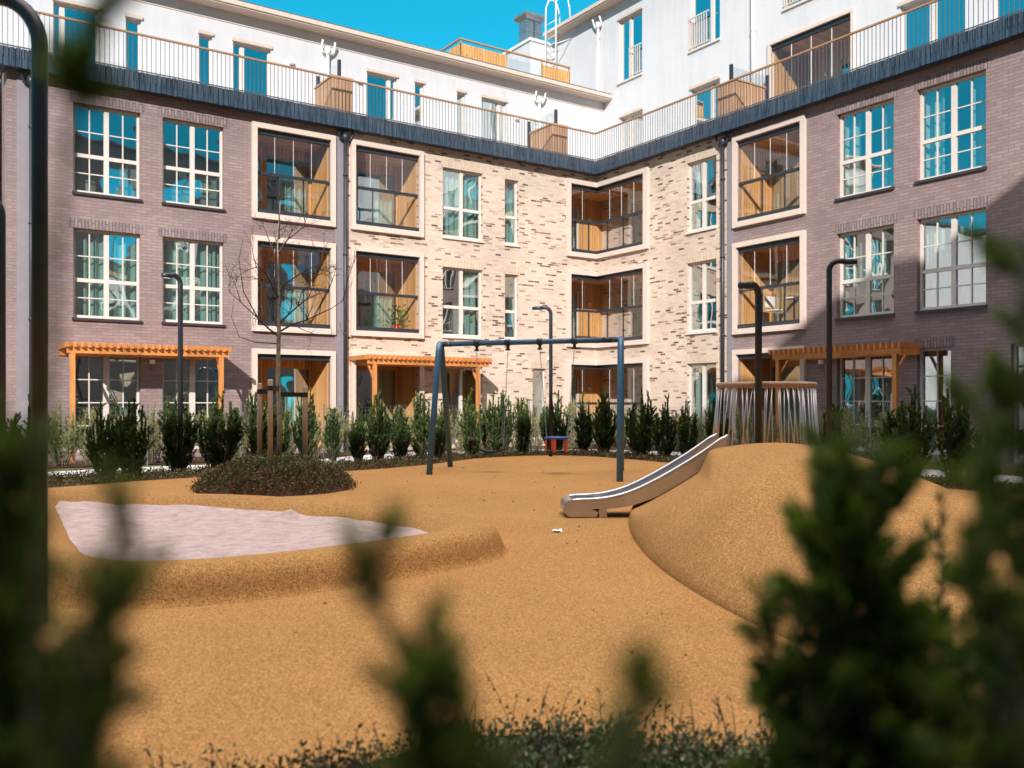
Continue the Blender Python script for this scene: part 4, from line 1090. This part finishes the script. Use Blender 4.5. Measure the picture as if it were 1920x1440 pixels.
# ------------------------------------------------------------------ foliage
def leaves_mesh(name, P, D, Ln, Wd, U, mat, rs):
    """one diamond leaf per row: base P, direction D, length, width, tone U"""
    n = len(P); D = D/np.linalg.norm(D, axis=1)[:,None]
    rv = rs.normal(size=(n,3)); S = np.cross(D, rv); S /= np.linalg.norm(S, axis=1)[:,None]
    Ln = Ln[:,None]; Wd = Wd[:,None]
    a = P; b = P+D*Ln*.5+S*Wd*.5; c = P+D*Ln; d = P+D*Ln*.5-S*Wd*.5
    V = np.stack([a,b,c,d], 1).reshape(-1,3)
    me = bpy.data.meshes.new(name); me.vertices.add(4*n); me.vertices.foreach_set('co', V.astype(np.float32).ravel())
    me.loops.add(4*n); me.loops.foreach_set('vertex_index', np.arange(4*n, dtype=np.int32))
    me.polygons.add(n); me.polygons.foreach_set('loop_start', np.arange(0, 4*n, 4, dtype=np.int32)); me.polygons.foreach_set('loop_total', np.full(n, 4, np.int32))
    uv = me.uv_layers.new(name='UVMap'); UV = np.stack([np.repeat(U, 4), np.tile([0,.5,1,.5], n)], 1)
    me.update(calc_edges=True)
    me.uv_layers[0].data.foreach_set('uv', UV.astype(np.float32).ravel())
    me.materials.append(mat); return me

def sprig_leaves(pts, n, ll, lw, rs, tone=.5, tipbias=.3, ang=.75):
    """leaves along a polyline, all round it, leaning forward"""
    pts = np.array(pts, float); seg = np.linalg.norm(np.diff(pts, axis=0), axis=1); cum = np.r_[0, np.cumsum(seg)]; Lt = cum[-1]
    t = np.sort(rs.uniform(.05, 1, n)); u = t*Lt; i = np.clip(np.searchsorted(cum, u)-1, 0, len(seg)-1)
    f = (u-cum[i])/np.maximum(seg[i], 1e-6); P = pts[i]+(pts[i+1]-pts[i])*f[:,None]
    T = (pts[i+1]-pts[i])/np.maximum(seg[i], 1e-6)[:,None]
    rv = rs.normal(size=(n,3)); S = np.cross(T, rv); S /= np.maximum(np.linalg.norm(S, axis=1), 1e-6)[:,None]
    an = ang*(1-.5*t)*rs.uniform(.8, 1.2, n)
    D = T*np.cos(an)[:,None]+S*np.sin(an)[:,None]
    U = np.clip(tone+rs.normal(size=n)*.16+tipbias*np.maximum(0, t-.6)*2, 0, 1)
    return P, D, ll*rs.uniform(.7, 1.15, n), lw*rs.uniform(.8, 1.2, n), U

def shrub_data(seed, H, Rr, nst, ll, lw, dens, name, mat, side=5, tip=.3, tone=.42, mid=.55):
    """upright bushy shrub: many ascending stems with side sprigs"""
    rs = np.random.RandomState(seed); acc = []; stems = MB()
    for i in range(nst):
        a = rs.uniform(0, 2*PI); rr = Rr*math.sqrt(rs.uniform(.0, 1)); h = H*(1-.42*(rr/Rr)**2)*rs.uniform(.78, 1.02)
        bx, by = rr*.35*math.cos(a), rr*.35*math.sin(a); tx, ty = rr*math.cos(a)*rs.uniform(.75,1.05), rr*math.sin(a)*rs.uniform(.75,1.05)
        pts = [(bx, by, 0), (bx+(tx-bx)*.55, by+(ty-by)*.55, h*.4), (tx, ty, h*.75), (tx+rs.uniform(-.04,.04), ty+rs.uniform(-.04,.04), h)]
        stems.tube(pts, [.012, .009, .006, .003], 4, cap=False)
        up = [pts[1], pts[2], pts[3]]
        acc.append(sprig_leaves(up, int(dens*h), ll, lw, rs, tone, tip))
        for k in range(side):
            f = rs.uniform(.10, .9); j = 0 if f < .4 else (1 if f < .75 else 2)
            P0 = np.array(pts[j])+(np.array(pts[j+1])-np.array(pts[j]))*rs.uniform(0, 1)
            aa = rs.uniform(0, 2*PI); l2 = rs.uniform(.12, .30)*(1.15-f)*H/1.4+.06
            P1 = P0+np.array([math.cos(aa)*l2*.55, math.sin(aa)*l2*.55, l2*.75])
            acc.append(sprig_leaves([P0, (P0+P1)/2+rs.normal(size=3)*.01, P1], int(dens*l2*1.1)+4, ll, lw, rs, tone, tip))
    P, D, Ln, Wd, U = [np.concatenate(x) for x in zip(*acc)]
    return leaves_mesh(name, P, D, Ln, Wd, U, mat, rs), stems.mesh('stems', M['bark'])

def G(px, py, z=0.):
    Y = (EYE-z)*FPX/(py-HOR); return ((px-960)/FPX*Y, Y)

yv = [shrub_data(21+i, 1.4, [.26,.32,.36,.28,.24][i], [17,22,25,18,16][i], .052, .0125, 300, 'foliage', M['yew'], side=8, tip=[.45,.3,.3,.5,.35][i]) for i in range(5)]
# (x in the row, depth, height, variant, width factor)
ROW = [(-8.1,15.0,1.28,2,1.1),(-7.05,15.6,1.18,2,1.05),(-6.55,15.5,1.2,1,1.1),(-6.3,16.9,1.38,2,1.0),(-5.75,17.6,1.42,2,1.15),(-5.15,18.0,1.44,0,1.0),(-4.9,18.9,1.32,3,.95),(-4.55,19.9,1.40,1,.9),(-4.0,20.2,1.12,0,1.0),(-3.35,19.5,1.14,4,1.0),(-3.05,20.4,1.40,1,.95),(-2.55,20.4,1.12,1,.95),(-2.2,21.4,1.46,0,1.0),(-1.7,20.6,1.2,3,1.0),
       (-.98,21.9,1.47,3,1.0),(-.55,22.6,1.36,4,1.0),(-.23,22.9,1.42,1,.95),(.27,22.9,1.36,0,1.0),(1.12,23.6,1.44,2,1.05),(1.88,23.4,1.38,4,1.0),(2.35,22.9,1.46,1,.95),(3.1,21.6,1.46,2,1.05),(3.55,20.9,1.30,4,1.05),(4.0,20.5,1.22,3,1.0),(4.55,19.9,1.28,1,1.0),
       (5.9,16.4,1.22,0,1.0),(6.85,15.5,1.42,2,1.1),(7.35,14.9,1.32,1,1.1),(8.3,13.6,1.4,2,1.1)]
YL = ['bushy dark yew at the far left end of the shrub row', 'low broad yew shrub just right of the tall near lamp post', 'wide yew shrub with dark base, second right of the tall near lamp post', 'many-tipped yew shrub below the left pergola, left of its lamp post',
      'broad dark yew shrub at the foot of the lamp post by the left pergola', 'leaning yew shrub with bright tips right of the lamp post by the left pergola', 'slim yellow-tipped yew shrub left of the staked tree', 'tall yew shrub just left of the tree stakes',
      'short yew shrub behind the young tree trunk', 'sparse yew shrub just right of the right tree stake', 'tall dark yew shrub below the grey downpipe', 'squat dark yew shrub below the glazed balconies, shorter than its neighbours', 'loose upright yew shrub below the cream-wall pergola post', 'small yew shrub left of the front left swing leg',
      'tall yew shrub beside the rear left swing leg', 'thin yew shrub left of the flat swing chains', 'bushy yew shrub behind the black flat swing', 'open yew shrub between the two swings', 'full yew shrub around the lamp post behind the swings',
      'narrow yew shrub right of the cradle swing', 'tall yew shrub left of the right swing legs', 'broad yew shrub just right of the right swing legs', 'yew shrub above the middle of the slide', 'yew shrub behind the upper half of the slide', 'yew shrub just left of the rod railing',
      'small yew shrub behind the dark lamp post at the mound', 'tall dark yew shrub below the right pergola post', 'pale-tipped yew shrub under the small right window', 'dark yew shrub at the right end of the row']
rs0 = random.Random(8)
for (x, y, h, v, wf), lab in zip(ROW, YL):
    t = thing('yew_shrub', lab, 'shrub', (x, y, -.015), rs0.uniform(0, 6.28), 'young yew shrubs planted in a row round the playground')
    s = h/1.4*1.18; t.scale = (s*wf*.92, s*wf*.92, s)
    link('foliage', yv[v][0], t); link('stems', yv[v][1], t)
# pale twiggy hedge plants behind the wire fence
ov = [shrub_data(61+i, 1.25, .36, 18, .055, .018, 110, 'foliage', M['olive'], side=7, tip=.3, tone=.55) for i in range(3)]
k = 0
for s_ in np.arange(.9, 16.5, .62):
    X, Y = L2W(s_, 2.05+.1*math.sin(s_*3)); t = thing('hedge_plant', 'pale olive hedge plant behind the wire fence of the left gardens', 'shrub', (X, Y, -.03), rs0.uniform(0, 6), 'pale hedge plants behind the left wire fence')
    hh = rs0.uniform(1.0, 1.2); t.scale = (hh, hh, hh)
    link('foliage', ov[k % 3][0], t); link('stems', ov[k % 3][1], t); k += 1
for s_ in np.arange(2.8, 12, .75):
    X, Y = L2W(2.05+.1*math.sin(s_*3), s_); t = thing('hedge_plant', 'pale olive hedge plant behind the wire fence of the right gardens', 'shrub', (X, Y, -.03), rs0.uniform(0, 6), 'pale hedge plants behind the right wire fence')
    hh = rs0.uniform(.95, 1.15); t.scale = (hh, hh, hh)
    link('foliage', ov[k % 3][0], t); link('stems', ov[k % 3][1], t); k += 1

# wire fences
def wire_fence(pts, label, hgt=1.32):
    t = thing('wire_fence', label, 'fence', (pts[0][0], pts[0][1], 0)); ox, oy = pts[0]
    rs = random.Random(4); net = MB(); P = []
    for (a, b) in zip(pts, pts[1:]):
        n = max(1, int(math.dist(a, b)/1.8))
        for i in range(n): P.append((a[0]+(b[0]-a[0])*i/n-ox, a[1]+(b[1]-a[1])*i/n-oy))
    P.append((pts[-1][0]-ox, pts[-1][1]-oy))
    tops = [hgt+rs.uniform(-.05, .06) for _ in P]
    for (p, z) in zip(P, tops):
        mb = MB(); mb.tube([(p[0],p[1],-.05),(p[0],p[1],z+.02)], .018, 6); mb.build('post', M['net'], t)
    for (a, za), (b, zb) in zip(zip(P, tops), zip(P[1:], tops[1:])):
        L_ = math.dist(a, b)
        def at(f, z): return (a[0]+(b[0]-a[0])*f, a[1]+(b[1]-a[1])*f, z)
        N = 12
        for r in range(14):
            fr = r/13
            pts_ = [at(i/N, (za+(zb-za)*i/N)*(.04+.96*fr)-.05*math.sin(PI*i/N)*fr+rs.uniform(-.006,.006)) for i in range(N+1)]
            for u, v in zip(pts_, pts_[1:]): net.bar(u, v, .0035, .0035)
        for i in range(int(L_/.1)):
            f = i/(L_/.1); net.bar(at(f, .03), at(f, (za+(zb-za)*f)-.05*math.sin(PI*f)), .003, .003)
    net.build('mesh_panel', M['net'], t)
wire_fence([L2W(16.8, 2.45), L2W(2.45, 2.45)], 'thin wire garden fence along the left wing, in front of the pale hedge', 1.30)
wire_fence([L2W(2.47, 2.5), L2W(2.47, 13)], 'thin wire garden fence along the right wing', 1.25)

# ------------------------------------------------------------------ ground cover (uncountable)
def cover(name, pts, hgt, ll, lw, per, mat, seed, zf=lambda x, y: 0., parent=None):
    rs = np.random.RandomState(seed); P = np.array(pts); n = len(P)
    base = np.repeat(P, per, 0)+rs.normal(size=(n*per, 2))*.045
    z = np.array([zf(x, y) for x, y in base])+np.abs(rs.normal(size=len(base)))*hgt*.55
    B = np.column_stack([base, z]); D = rs.normal(size=(len(B), 3)); D[:,2] = np.abs(D[:,2])*.8+.25
    patch = .5+.25*np.sin(B[:,0]*2.1+seed)*np.sin(B[:,1]*1.7)
    U = np.clip(patch+rs.normal(size=len(B))*.24, 0, 1)
    me = leaves_mesh(name, B, D, ll*rs.uniform(.6, 1.3, len(B)), lw*rs.uniform(.7, 1.3, len(B)), U, mat, rs)
    o = link(name, me, parent); return o
rs = np.random.RandomState(2)
# front bed
fp = np.array(front); pts = []
while len(pts) < 5200:
    x, y = rs.uniform(-2.6, 2.6), rs.uniform(1.6, 3.8)
    yl = np.interp(x, fp[::-1,0], fp[::-1,1])
    if y < yl+rs.normal()*.03-.02: pts.append((x, y))
tag(cover('ground_cover', pts, .085, .024, .013, 20, M['cover_green'], 3), kind='stuff')
# dry stalks standing out of the front bed
mb = MB()
for i in range(170):
    x = rs.uniform(-1.4, 2.0); y = np.interp(x, fp[::-1,0], fp[::-1,1])-abs(rs.normal())*.25-.02; h = rs.uniform(.10, .24)
    dx, dy = rs.normal()*.05, rs.normal()*.05
    mb.tube([(x,y,0),(x+dx*.5,y+dy*.5,h*.6),(x+dx,y+dy,h)], [.002,.0016,.001], 4, cap=False)
    for q in range(rs.randint(0, 4)):
        f = rs.uniform(.5, 1); mb.bar((x+dx*f,y+dy*f,h*f), (x+dx*f+rs.normal()*.015,y+dy*f+rs.normal()*.015,h*f+.015), .006, .002)
tag(mb.build('dry_stalks', M['twig']), kind='stuff')
# bed along the shrub row
bc = np.array(bed); tg = np.gradient(bc, axis=0); nn = np.stack([-tg[:,1], tg[:,0]], 1); nn /= np.linalg.norm(nn, axis=1)[:,None]
pts = []
for _ in range(9000):
    i = rs.uniform(4, len(bc)-5); a = int(i); f = i-a; p = bc[a]+(bc[a+1]-bc[a])*f+nn[a]*(rs.uniform(.02, 1.0)**1.2*(1.5 if a < 62 else .9)); pts.append(tuple(p))
tag(cover('ground_cover', pts, .10, .05, .024, 5, M['cover'], 7), kind='stuff')
# planted mound round the tree
TM = (-3.62, 13.75)
def tm_h(x, y):
    r2 = ((x-TM[0])/1.18)**2+((y-TM[1])/1.25)**2
    return .42*max(0, 1-r2)**.8
mb = MB()
for i in range(13):
    rr = i/12
    for j in range(40):
        a = 2*PI*j/40; x, y = TM[0]+1.18*rr*math.cos(a), TM[1]+1.25*rr*math.sin(a); mb.v.append((x, y, tm_h(x, y)+(.004 if i < 12 else -.02)))
for i in range(12):
    for j in range(40): mb.f.append((i*40+j, i*40+(j+1) % 40, (i+1)*40+(j+1) % 40, (i+1)*40+j))
tag(mb.build('soil_mound', M['soil'], smooth=True), kind='structure')
pts = []
while len(pts) < 2600:
    x, y = rs.uniform(-1.2, 1.2), rs.uniform(-1.3, 1.3)
    if (x/1.17)**2+(y/1.24)**2 < 1+rs.normal()*.03: pts.append((TM[0]+x, TM[1]+y))
tag(cover('ground_cover', pts, .09, .045, .022, 8, M['cover'], 12, tm_h), kind='stuff')

# ------------------------------------------------------------------ young tree and its stakes
def young_tree():
    x, y = -3.57, 13.75; z0 = tm_h(x, y)
    t = thing('young_tree', 'bare young tree tied between wooden stakes on the planted mound', 'tree', (x, y, z0))
    mb = MB(); mb.tube([(0,0,-.05),(.01,0,.6),(-.02,.01,1.3),(0,0,2.0),(.0,0,2.6),(-.02,0,3.3),(.02,0,4.0)], [.042,.037,.034,.030,.018,.011,.005], 10)
    mb.build('trunk', M['tree_bark'], t, smooth=True)
    cr_ = MB(); rs = random.Random(9)
    def br(p, d, L_, r, lev):
        n = 5; pts = [np.array(p)]; d = nrm(d)
        for i in range(n):
            d = nrm(d+np.array([rs.gauss(0,.13), rs.gauss(0,.13), rs.gauss(.03,.10)])); pts.append(pts[-1]+d*L_/n)
        cr_.tube(pts, [max(.0018, r*(1-.75*i/n)) for i in range(n+1)], 5, cap=False)
        if lev < 3:
            for k in range(4 if lev == 0 else 4):
                i = rs.randint(1, n); a = rs.uniform(0, 2*PI); perp = nrm(np.cross(d, (math.cos(a), math.sin(a), .3)))
                br(pts[i], d*.8+perp*.75, L_*rs.uniform(.4, .6), r*.5, lev+1)
    for (zz, az, el, L_) in ((1.92, 3.3, .55, 1.0), (1.98, .35, .45, 1.15), (2.0, 2.7, .95, 1.15), (2.1, -.4, .75, 1.0), (2.3, 1.6, .7, .9), (2.5, 4.4, .75, .9), (2.6, .2, .9, .9), (2.9, 3.0, 1.0, .8), (3.2, .9, 1.0, .7), (3.4, 4., 1.1, .6)):
        br((0,0,zz), (math.cos(az)*math.cos(el), math.sin(az)*math.cos(el), math.sin(el)), L_, .016, 0)
    # two arching shoots that curve down on the left
    cr_.tube([(0,0,1.9),(-.3,0,2.15),(-.55,.02,2.6),(-.62,.02,3.1),(-.55,0,3.4)], [.014,.011,.008,.006,.003], 5, cap=False)
    cr_.tube([(0,0,1.8),(-.35,0,1.82),(-.6,-.02,1.9),(-.72,-.02,2.2),(-.68,0,2.6)], [.010,.008,.006,.004,.002], 5, cap=False)
    cr_.build('crown', M['twig'], t)
young_tree()
SL = ['left wooden stake of the young tree', 'tallest wooden tree stake, in front of the trunk', 'right wooden stake of the young tree, alone with a black strap']
for (px, Y, zt), lab in zip(((487, 13.9, 1.62), (507, 13.2, 1.66), (572, 13.9, 1.57)), SL):
    X = (px-960)/FPX*Y
    t = thing('tree_stake', lab, 'stake', (X, Y, 0), 0, 'round wooden tree stakes')
    mb = MB(); mb.tube([(0,0,tm_h(X, Y)-.05),(0,0,zt-.02),(0,0,zt)], [.04,.04,.032], 12); mb.build('post', M['stake'], t, smooth=True)
    tx, ty = -3.57-X, 13.75-Y
    mb = MB(); zz = zt-.13
    mb.bar((0,0,zz), (tx*1.02, ty*1.02, zz), .012, .07); mb.tube([(0,0,zz-.035),(0,0,zz+.035)], .045, 12); mb.build('strap', M['black_rubber'] , t)

# ------------------------------------------------------------------ foreground yews (a metre from the camera, out of focus)
def PX(px, py, d):
    d *= .66
    return np.array([(px-960)/FPX*d, d, EYE+(HOR-py)/FPX*d])
def fg_sprig(acc, stems, pts, rs, width=.05, n=260, ll=.022, lw=.0036, side=10, tone=.42, r=.003):
    pts = np.array(pts, float); width *= .66
    stems.tube(pts, list(np.linspace(r, .0012, len(pts))), 5, cap=False)
    acc.append(sprig_leaves(pts, n, ll, lw, rs, tone, .25, .95))
    seg = len(pts)-1
    for k in range(side):
        f = rs.uniform(.0, .97)*seg; i = min(int(f), seg-1); P0 = pts[i]+(pts[i+1]-pts[i])*(f-i); T = nrm(pts[i+1]-pts[i])
        S = nrm(np.cross(T, rs.normal(size=3))); l2 = width*rs.uniform(.6, 1.3)
        P1 = P0+T*l2*.7+S*l2*.75
        stems.tube([P0, P1], [.0018, .0009], 4, cap=False)
        acc.append(sprig_leaves([P0, P1], int(n*.45*l2/.06)+8, ll, lw, rs, tone, .25, .95))
def fg_shrub(label, sprigs, seed, loc, mat='yew_dark', **kw):
    rs = np.random.RandomState(seed); acc = []; st = MB()
    for sp in sprigs:
        opts = dict(kw); opts.update(sp[1] if len(sp) > 1 and isinstance(sp[1], dict) else {})
        fg_sprig(acc, st, sp[0], rs, **opts)
    P, D, Ln, Wd, U = [np.concatenate(x) for x in zip(*acc)]
    o = np.array(loc)
    t = thing('yew_bush', label, 'shrub', loc, 0, 'blurred dark yew bushes close to the camera')
    st.v = [tuple(np.array(v)-o) for v in st.v]
    link('foliage', leaves_mesh('foliage', P-o, D, Ln, Wd, U, M[mat], rs), t); st.build('stems', M['bark'], t)
def PP(d, *pp): return [PX(x, y, d+(0.0 if len(q) == 0 else q[0])) for x, y, *q in pp]
rsf = np.random.RandomState(77)
# right: nearer, sharper bush with its leading shoot at 1570,790
sp = []
d = 1.35
base = (1640, 2100)
for tip in ((1570,785),(1548,835),(1598,830),(1580,890),(1520,900),(1645,905),(1555,930),(1615,935),(1535,880),(1610,860),(1500,940),(1640,950),(1560,960),(1470,1090),(1415,1095),(1530,1060),(1680,1100),(1740,1130),(1600,1120),(1425,1240),(1500,1200),(1450,1330),(1560,1230),(1640,1260),(1480,1420),(1540,1360),(1720,1330),(1620,1400),(1700,1440),(1780,1400),(1820,1300),(1660,1180),(1590,1010),(1780,1200)):
    dd = d+rsf.uniform(-.12, .12); mx = base[0]+(tip[0]-base[0])*.72; my = tip[1]+(base[1]-tip[1])*.28
    rx = 0 if tip[0] > 1500 else -20
    sp.append([[PX(base[0]+rsf.uniform(-60,60), base[1], dd), PX(mx+60, my+150, dd), PX(mx+15, my, dd), PX(*tip, dd)], dict(n=230, side=13)])
fg_shrub('large blurred yew bush in the lower right foreground with one tall leading shoot', sp, 31, (.45, .89, 0), width=.085)
sp = []
d = .95
for tip in ((1905,475),(1940,540),(1885,690),(1830,745),(1925,790),(1815,890),(1880,930),(1800,1030),(1870,1080),(1820,1200),(1890,1220),(1840,1340),(1900,1390),(1960,1000),(1780,1400)):
    dd = d+rsf.uniform(-.1, .12); bx = 1960
    sp.append([[PX(bx, 2000, dd), PX(bx-(bx-tip[0])*.35, tip[1]+420, dd), PX(bx-(bx-tip[0])*.75, tip[1]+150, dd), PX(*tip, dd)], dict(n=200, side=10, ll=.016, width=.05)])
fg_shrub('blurred yew bush filling the right edge of the photo from top to bottom', sp, 32, (.36, .63, 0), width=.07)
# one small green twig between them
fg_shrub('single slim yew twig between the two right-hand bushes', [[PP(1.9, (1775,1400),(1765,1150),(1762,1000),(1768,930)), dict(n=160, side=5)]], 33, (.6, 1.25, 0), mat='yew', width=.05, tone=.6)
# left
sp = []
d = .72
for tip in ((-30,760),(0,850),(-40,820),(-15,960),(10,1080),(-40,1100),(0,1200),(30,1290),(-20,1350),(60,1400),(20,1440),(-60,900),(-40,1000)):
    dd = d+rsf.uniform(-.06, .08)
    sp.append([[PX(-40, 2000, dd), PX(-30+(tip[0]+30)*.4, tip[1]+420, dd), PX(-20+(tip[0]+20)*.8, tip[1]+140, dd), PX(*tip, dd)], dict(n=240, side=12)])
for tip, b in (((238,925),(60,1700)), ((205,1090),(60,1750)), ((250,1010),(110,1600)), ((150,1250),(40,1800)), ((225,1180),(120,1600))):
    dd = .58+rsf.uniform(-.04, .04)
    sp.append([[PX(*b, dd), PX(b[0]+(tip[0]-b[0])*.45, tip[1]+330, dd), PX(b[0]+(tip[0]-b[0])*.8, tip[1]+140, dd), PX(*tip, dd)], dict(n=170, side=7, ll=.012, lw=.003, width=.030)])
fg_shrub('blurred dark yew bush along the lower left edge with shoots leaning right', sp, 34, (-.3, .46, 0), width=.05)
# upper left long shoot
fg_shrub('long blurred yew shoot crossing the upper left corner', [[PP(.62, (60,1500),(75,900),(110,420),(140,170),(165,70),(225,-60)), dict(n=150, side=0, r=.0025, ll=.010)], [PP(.62, (140,200),(155,130),(172,50)), dict(n=230, side=8)], [PP(.62, (165,70),(195,20),(225,-50)), dict(n=110, side=2)]], 35, (-.33, .41, 0), width=.022, ll=.011, lw=.003)
# centre sprigs
fg_shrub('blurred yew sprig in the lower middle leaning left', [
    [PP(.62, (900,1750),(850,1450),(780,1270),(715,1140),(655,1000)), dict(n=60, side=0)],
    [PP(.62, (720,1150),(690,1080),(655,1000)), dict(n=80, side=3)],
    [PP(.60, (830,1500),(800,1330),(760,1220)), dict(n=170, side=6)],
    [PP(.60, (900,1600),(880,1400),(850,1280)), dict(n=190, side=8)],
    [PP(.60, (950,1700),(850,1500),(790,1380)), dict(n=190, side=8)]], 36, (-.05, .4, 0), width=.036, ll=.015, lw=.0035)
fg_shrub('small blurred yew tip at the bottom, right of the middle sprig', [
    [PP(.5, (1150,1750),(1180,1480),(1200,1330),(1207,1250)), dict(n=40, side=0)], [PP(.5, (1200,1330),(1207,1240)), dict(n=90, side=3)],
    [PP(.52, (1130,1750),(1140,1500),(1150,1400)), dict(n=120, side=5)]], 37, (.05, .33, 0), width=.022, ll=.012, lw=.003)

# ------------------------------------------------------------------ small things
mb = MB(); rs2 = random.Random(1)
n = 7
for i in range(n):
    for j in range(n): mb.v.append((.46+(i-3)*.016, 9.12+(j-3)*.022, .006+.02*rs2.random()))
for i in range(n-1):
    for j in range(n-1): mb.f.append((i*n+j, i*n+j+1, (i+1)*n+j+1, (i+1)*n+j))
tag(mb.build('paper_scrap', M['paper']), 'crumpled scrap of white paper on the rubber near the slide foot', 'paper')
def card_box(pl, s, d, z, w_, h_, label):
    a = pl.p(s, d, z); X, Y = L2W(a[0], a[1]); t = thing('cardboard_box', label, 'box', (X, Y, z), RZ+.15, 'cardboard boxes behind the upper left windows')
    mb = MB(); mb.box(-w_/2, w_/2, -.15, .15, 0, h_); mb.build('box_body', M['card'], t)
    mb = MB(); mb.box(-w_/2, w_/2, -.03, .03, h_+.001, h_+.004); mb.box(-.03, .03, .1505, .153, 0, h_); mb.build('tape', M['paper'], t)
zf = .37+Z3[2]
for s, z, w_, h_, lab in ((13.6, zf+.05, .42, .42, 'cardboard box at the left of the second top window'), (13.1, zf+.05, .5, .40, 'lower cardboard box right in the second top window'), (12.75, zf+.46, .34, .34, 'small cardboard box on top in the second top window'), (15.55, zf+.05, .4, .35, 'cardboard box at the left of the leftmost top window'), (14.9, zf+.05, .4, .3, 'cardboard box in the middle of the leftmost top window')):
    card_box(PL, s, -.55, z, w_, h_, lab)
# leaf litter and crumbs on the rubber
rs = np.random.RandomState(41); pts_ = []
while len(pts_) < 150:
    x, y = rs.uniform(-4.5, 3.5), rs.uniform(3.8, 19)
    if sdist(np.array([[x, y]]))[0] > .7 and hill_h(x, y) < .01 and ((x+3.62)**2+(y-13.75)**2) > 1.7: pts_.append((x, y, .004))
Pl_ = np.array(pts_); Dl = np.column_stack([rs.normal(size=150), rs.normal(size=150), rs.uniform(.02, .25, 150)])
tag(link('fallen_leaves', leaves_mesh('fallen_leaves', Pl_, Dl, rs.uniform(.012, .04, 150), rs.uniform(.006, .02, 150), rs.uniform(0, .45, 150), M['cover'], rs)), kind='stuff')
# planter on a cream-wall balcony
X, Y = L2W(7.15, -.55); t = thing('potted_plant', 'red pot with green plant on the middle balcony of the cream wall', 'plant', (X, Y, .43+ST), RZ)
mb = MB(); mb.lathe([(0,0),(.10,0),(.14,.22),(.12,.22),(.11,.19),(0,.19)], k=16); mb.build('pot', M['orange'], t, smooth=True)
M['plant'] = m_leaf('houseplant_leaves', [(0, (.03,.12,.04)), (1, (.12,.35,.1))])
n = 150; P = rs.normal(size=(n,3))*[.12,.10,.15]+[0,0,.45]; D = P-np.array([0,0,.2])
link('foliage', leaves_mesh('foliage', P, D, rs.uniform(.07,.13,n), rs.uniform(.03,.05,n), rs.uniform(0,1,n), M['plant'], rs), t)
# potted plant behind a cream-wall window
X, Y = L2W(4.8, -.45); t = thing('potted_plant', 'green leafy potted plant behind the cross window of the cream wall', 'plant', (X, Y, .36+ST+.05), RZ)
mb = MB(); mb.lathe([(0,0),(.09,0),(.12,.2),(.105,.2),(.1,.17),(0,.17)], k=16); mb.build('pot', M['white_metal'], t, smooth=True)
rs = np.random.RandomState(6); n = 240; P = rs.normal(size=(n,3))*[.13,.06,.14]+[0,0,.42]; D = P-np.array([0,0,.2])
link('foliage', leaves_mesh('foliage', P, D, rs.uniform(.07,.13,n), rs.uniform(.03,.05,n), rs.uniform(0,1,n), M['plant'], rs), t)
# balcony table and chair on the right wing, middle storey
X, Y = L2W(-.6, 7.55); zb = .42+ST+.03
t = thing('balcony_table', 'small round table on the glazed balcony of the right wing', 'table', (X, Y, zb), RZ)
mb = MB(); mb.lathe([(0,.70),(.3,.70),(.3,.73),(0,.73)], k=20); mb.build('table_top', M['white_metal'], t)
mb = MB(); mb.tube([(0,0,.02),(0,0,.70)], .02, 8); mb.lathe([(.0,.0),(.2,.0),(.2,.02),(0,.02)], k=16); mb.build('pedestal', M['dark_metal'], t)
X, Y = L2W(-.6, 6.95)
t = thing('balcony_chair', 'slim chair beside the table on the glazed balcony of the right wing', 'chair', (X, Y, zb), RZ)
mb = MB(); mb.box(-.2, .2, -.2, .2, .43, .46); mb.build('seat', M['white_metal'], t)
mb = MB(); mb.box(-.2, .2, -.22, -.2, .55, .85); mb.build('backrest', M['white_metal'], t)
for a in (-1, 1):
    for b in (-1, 1):
        mb = MB(); mb.tube([(a*.2,b*.2,0),(a*.18,b*.19,.43)], .012, 6); mb.build('leg', M['dark_metal'], t)
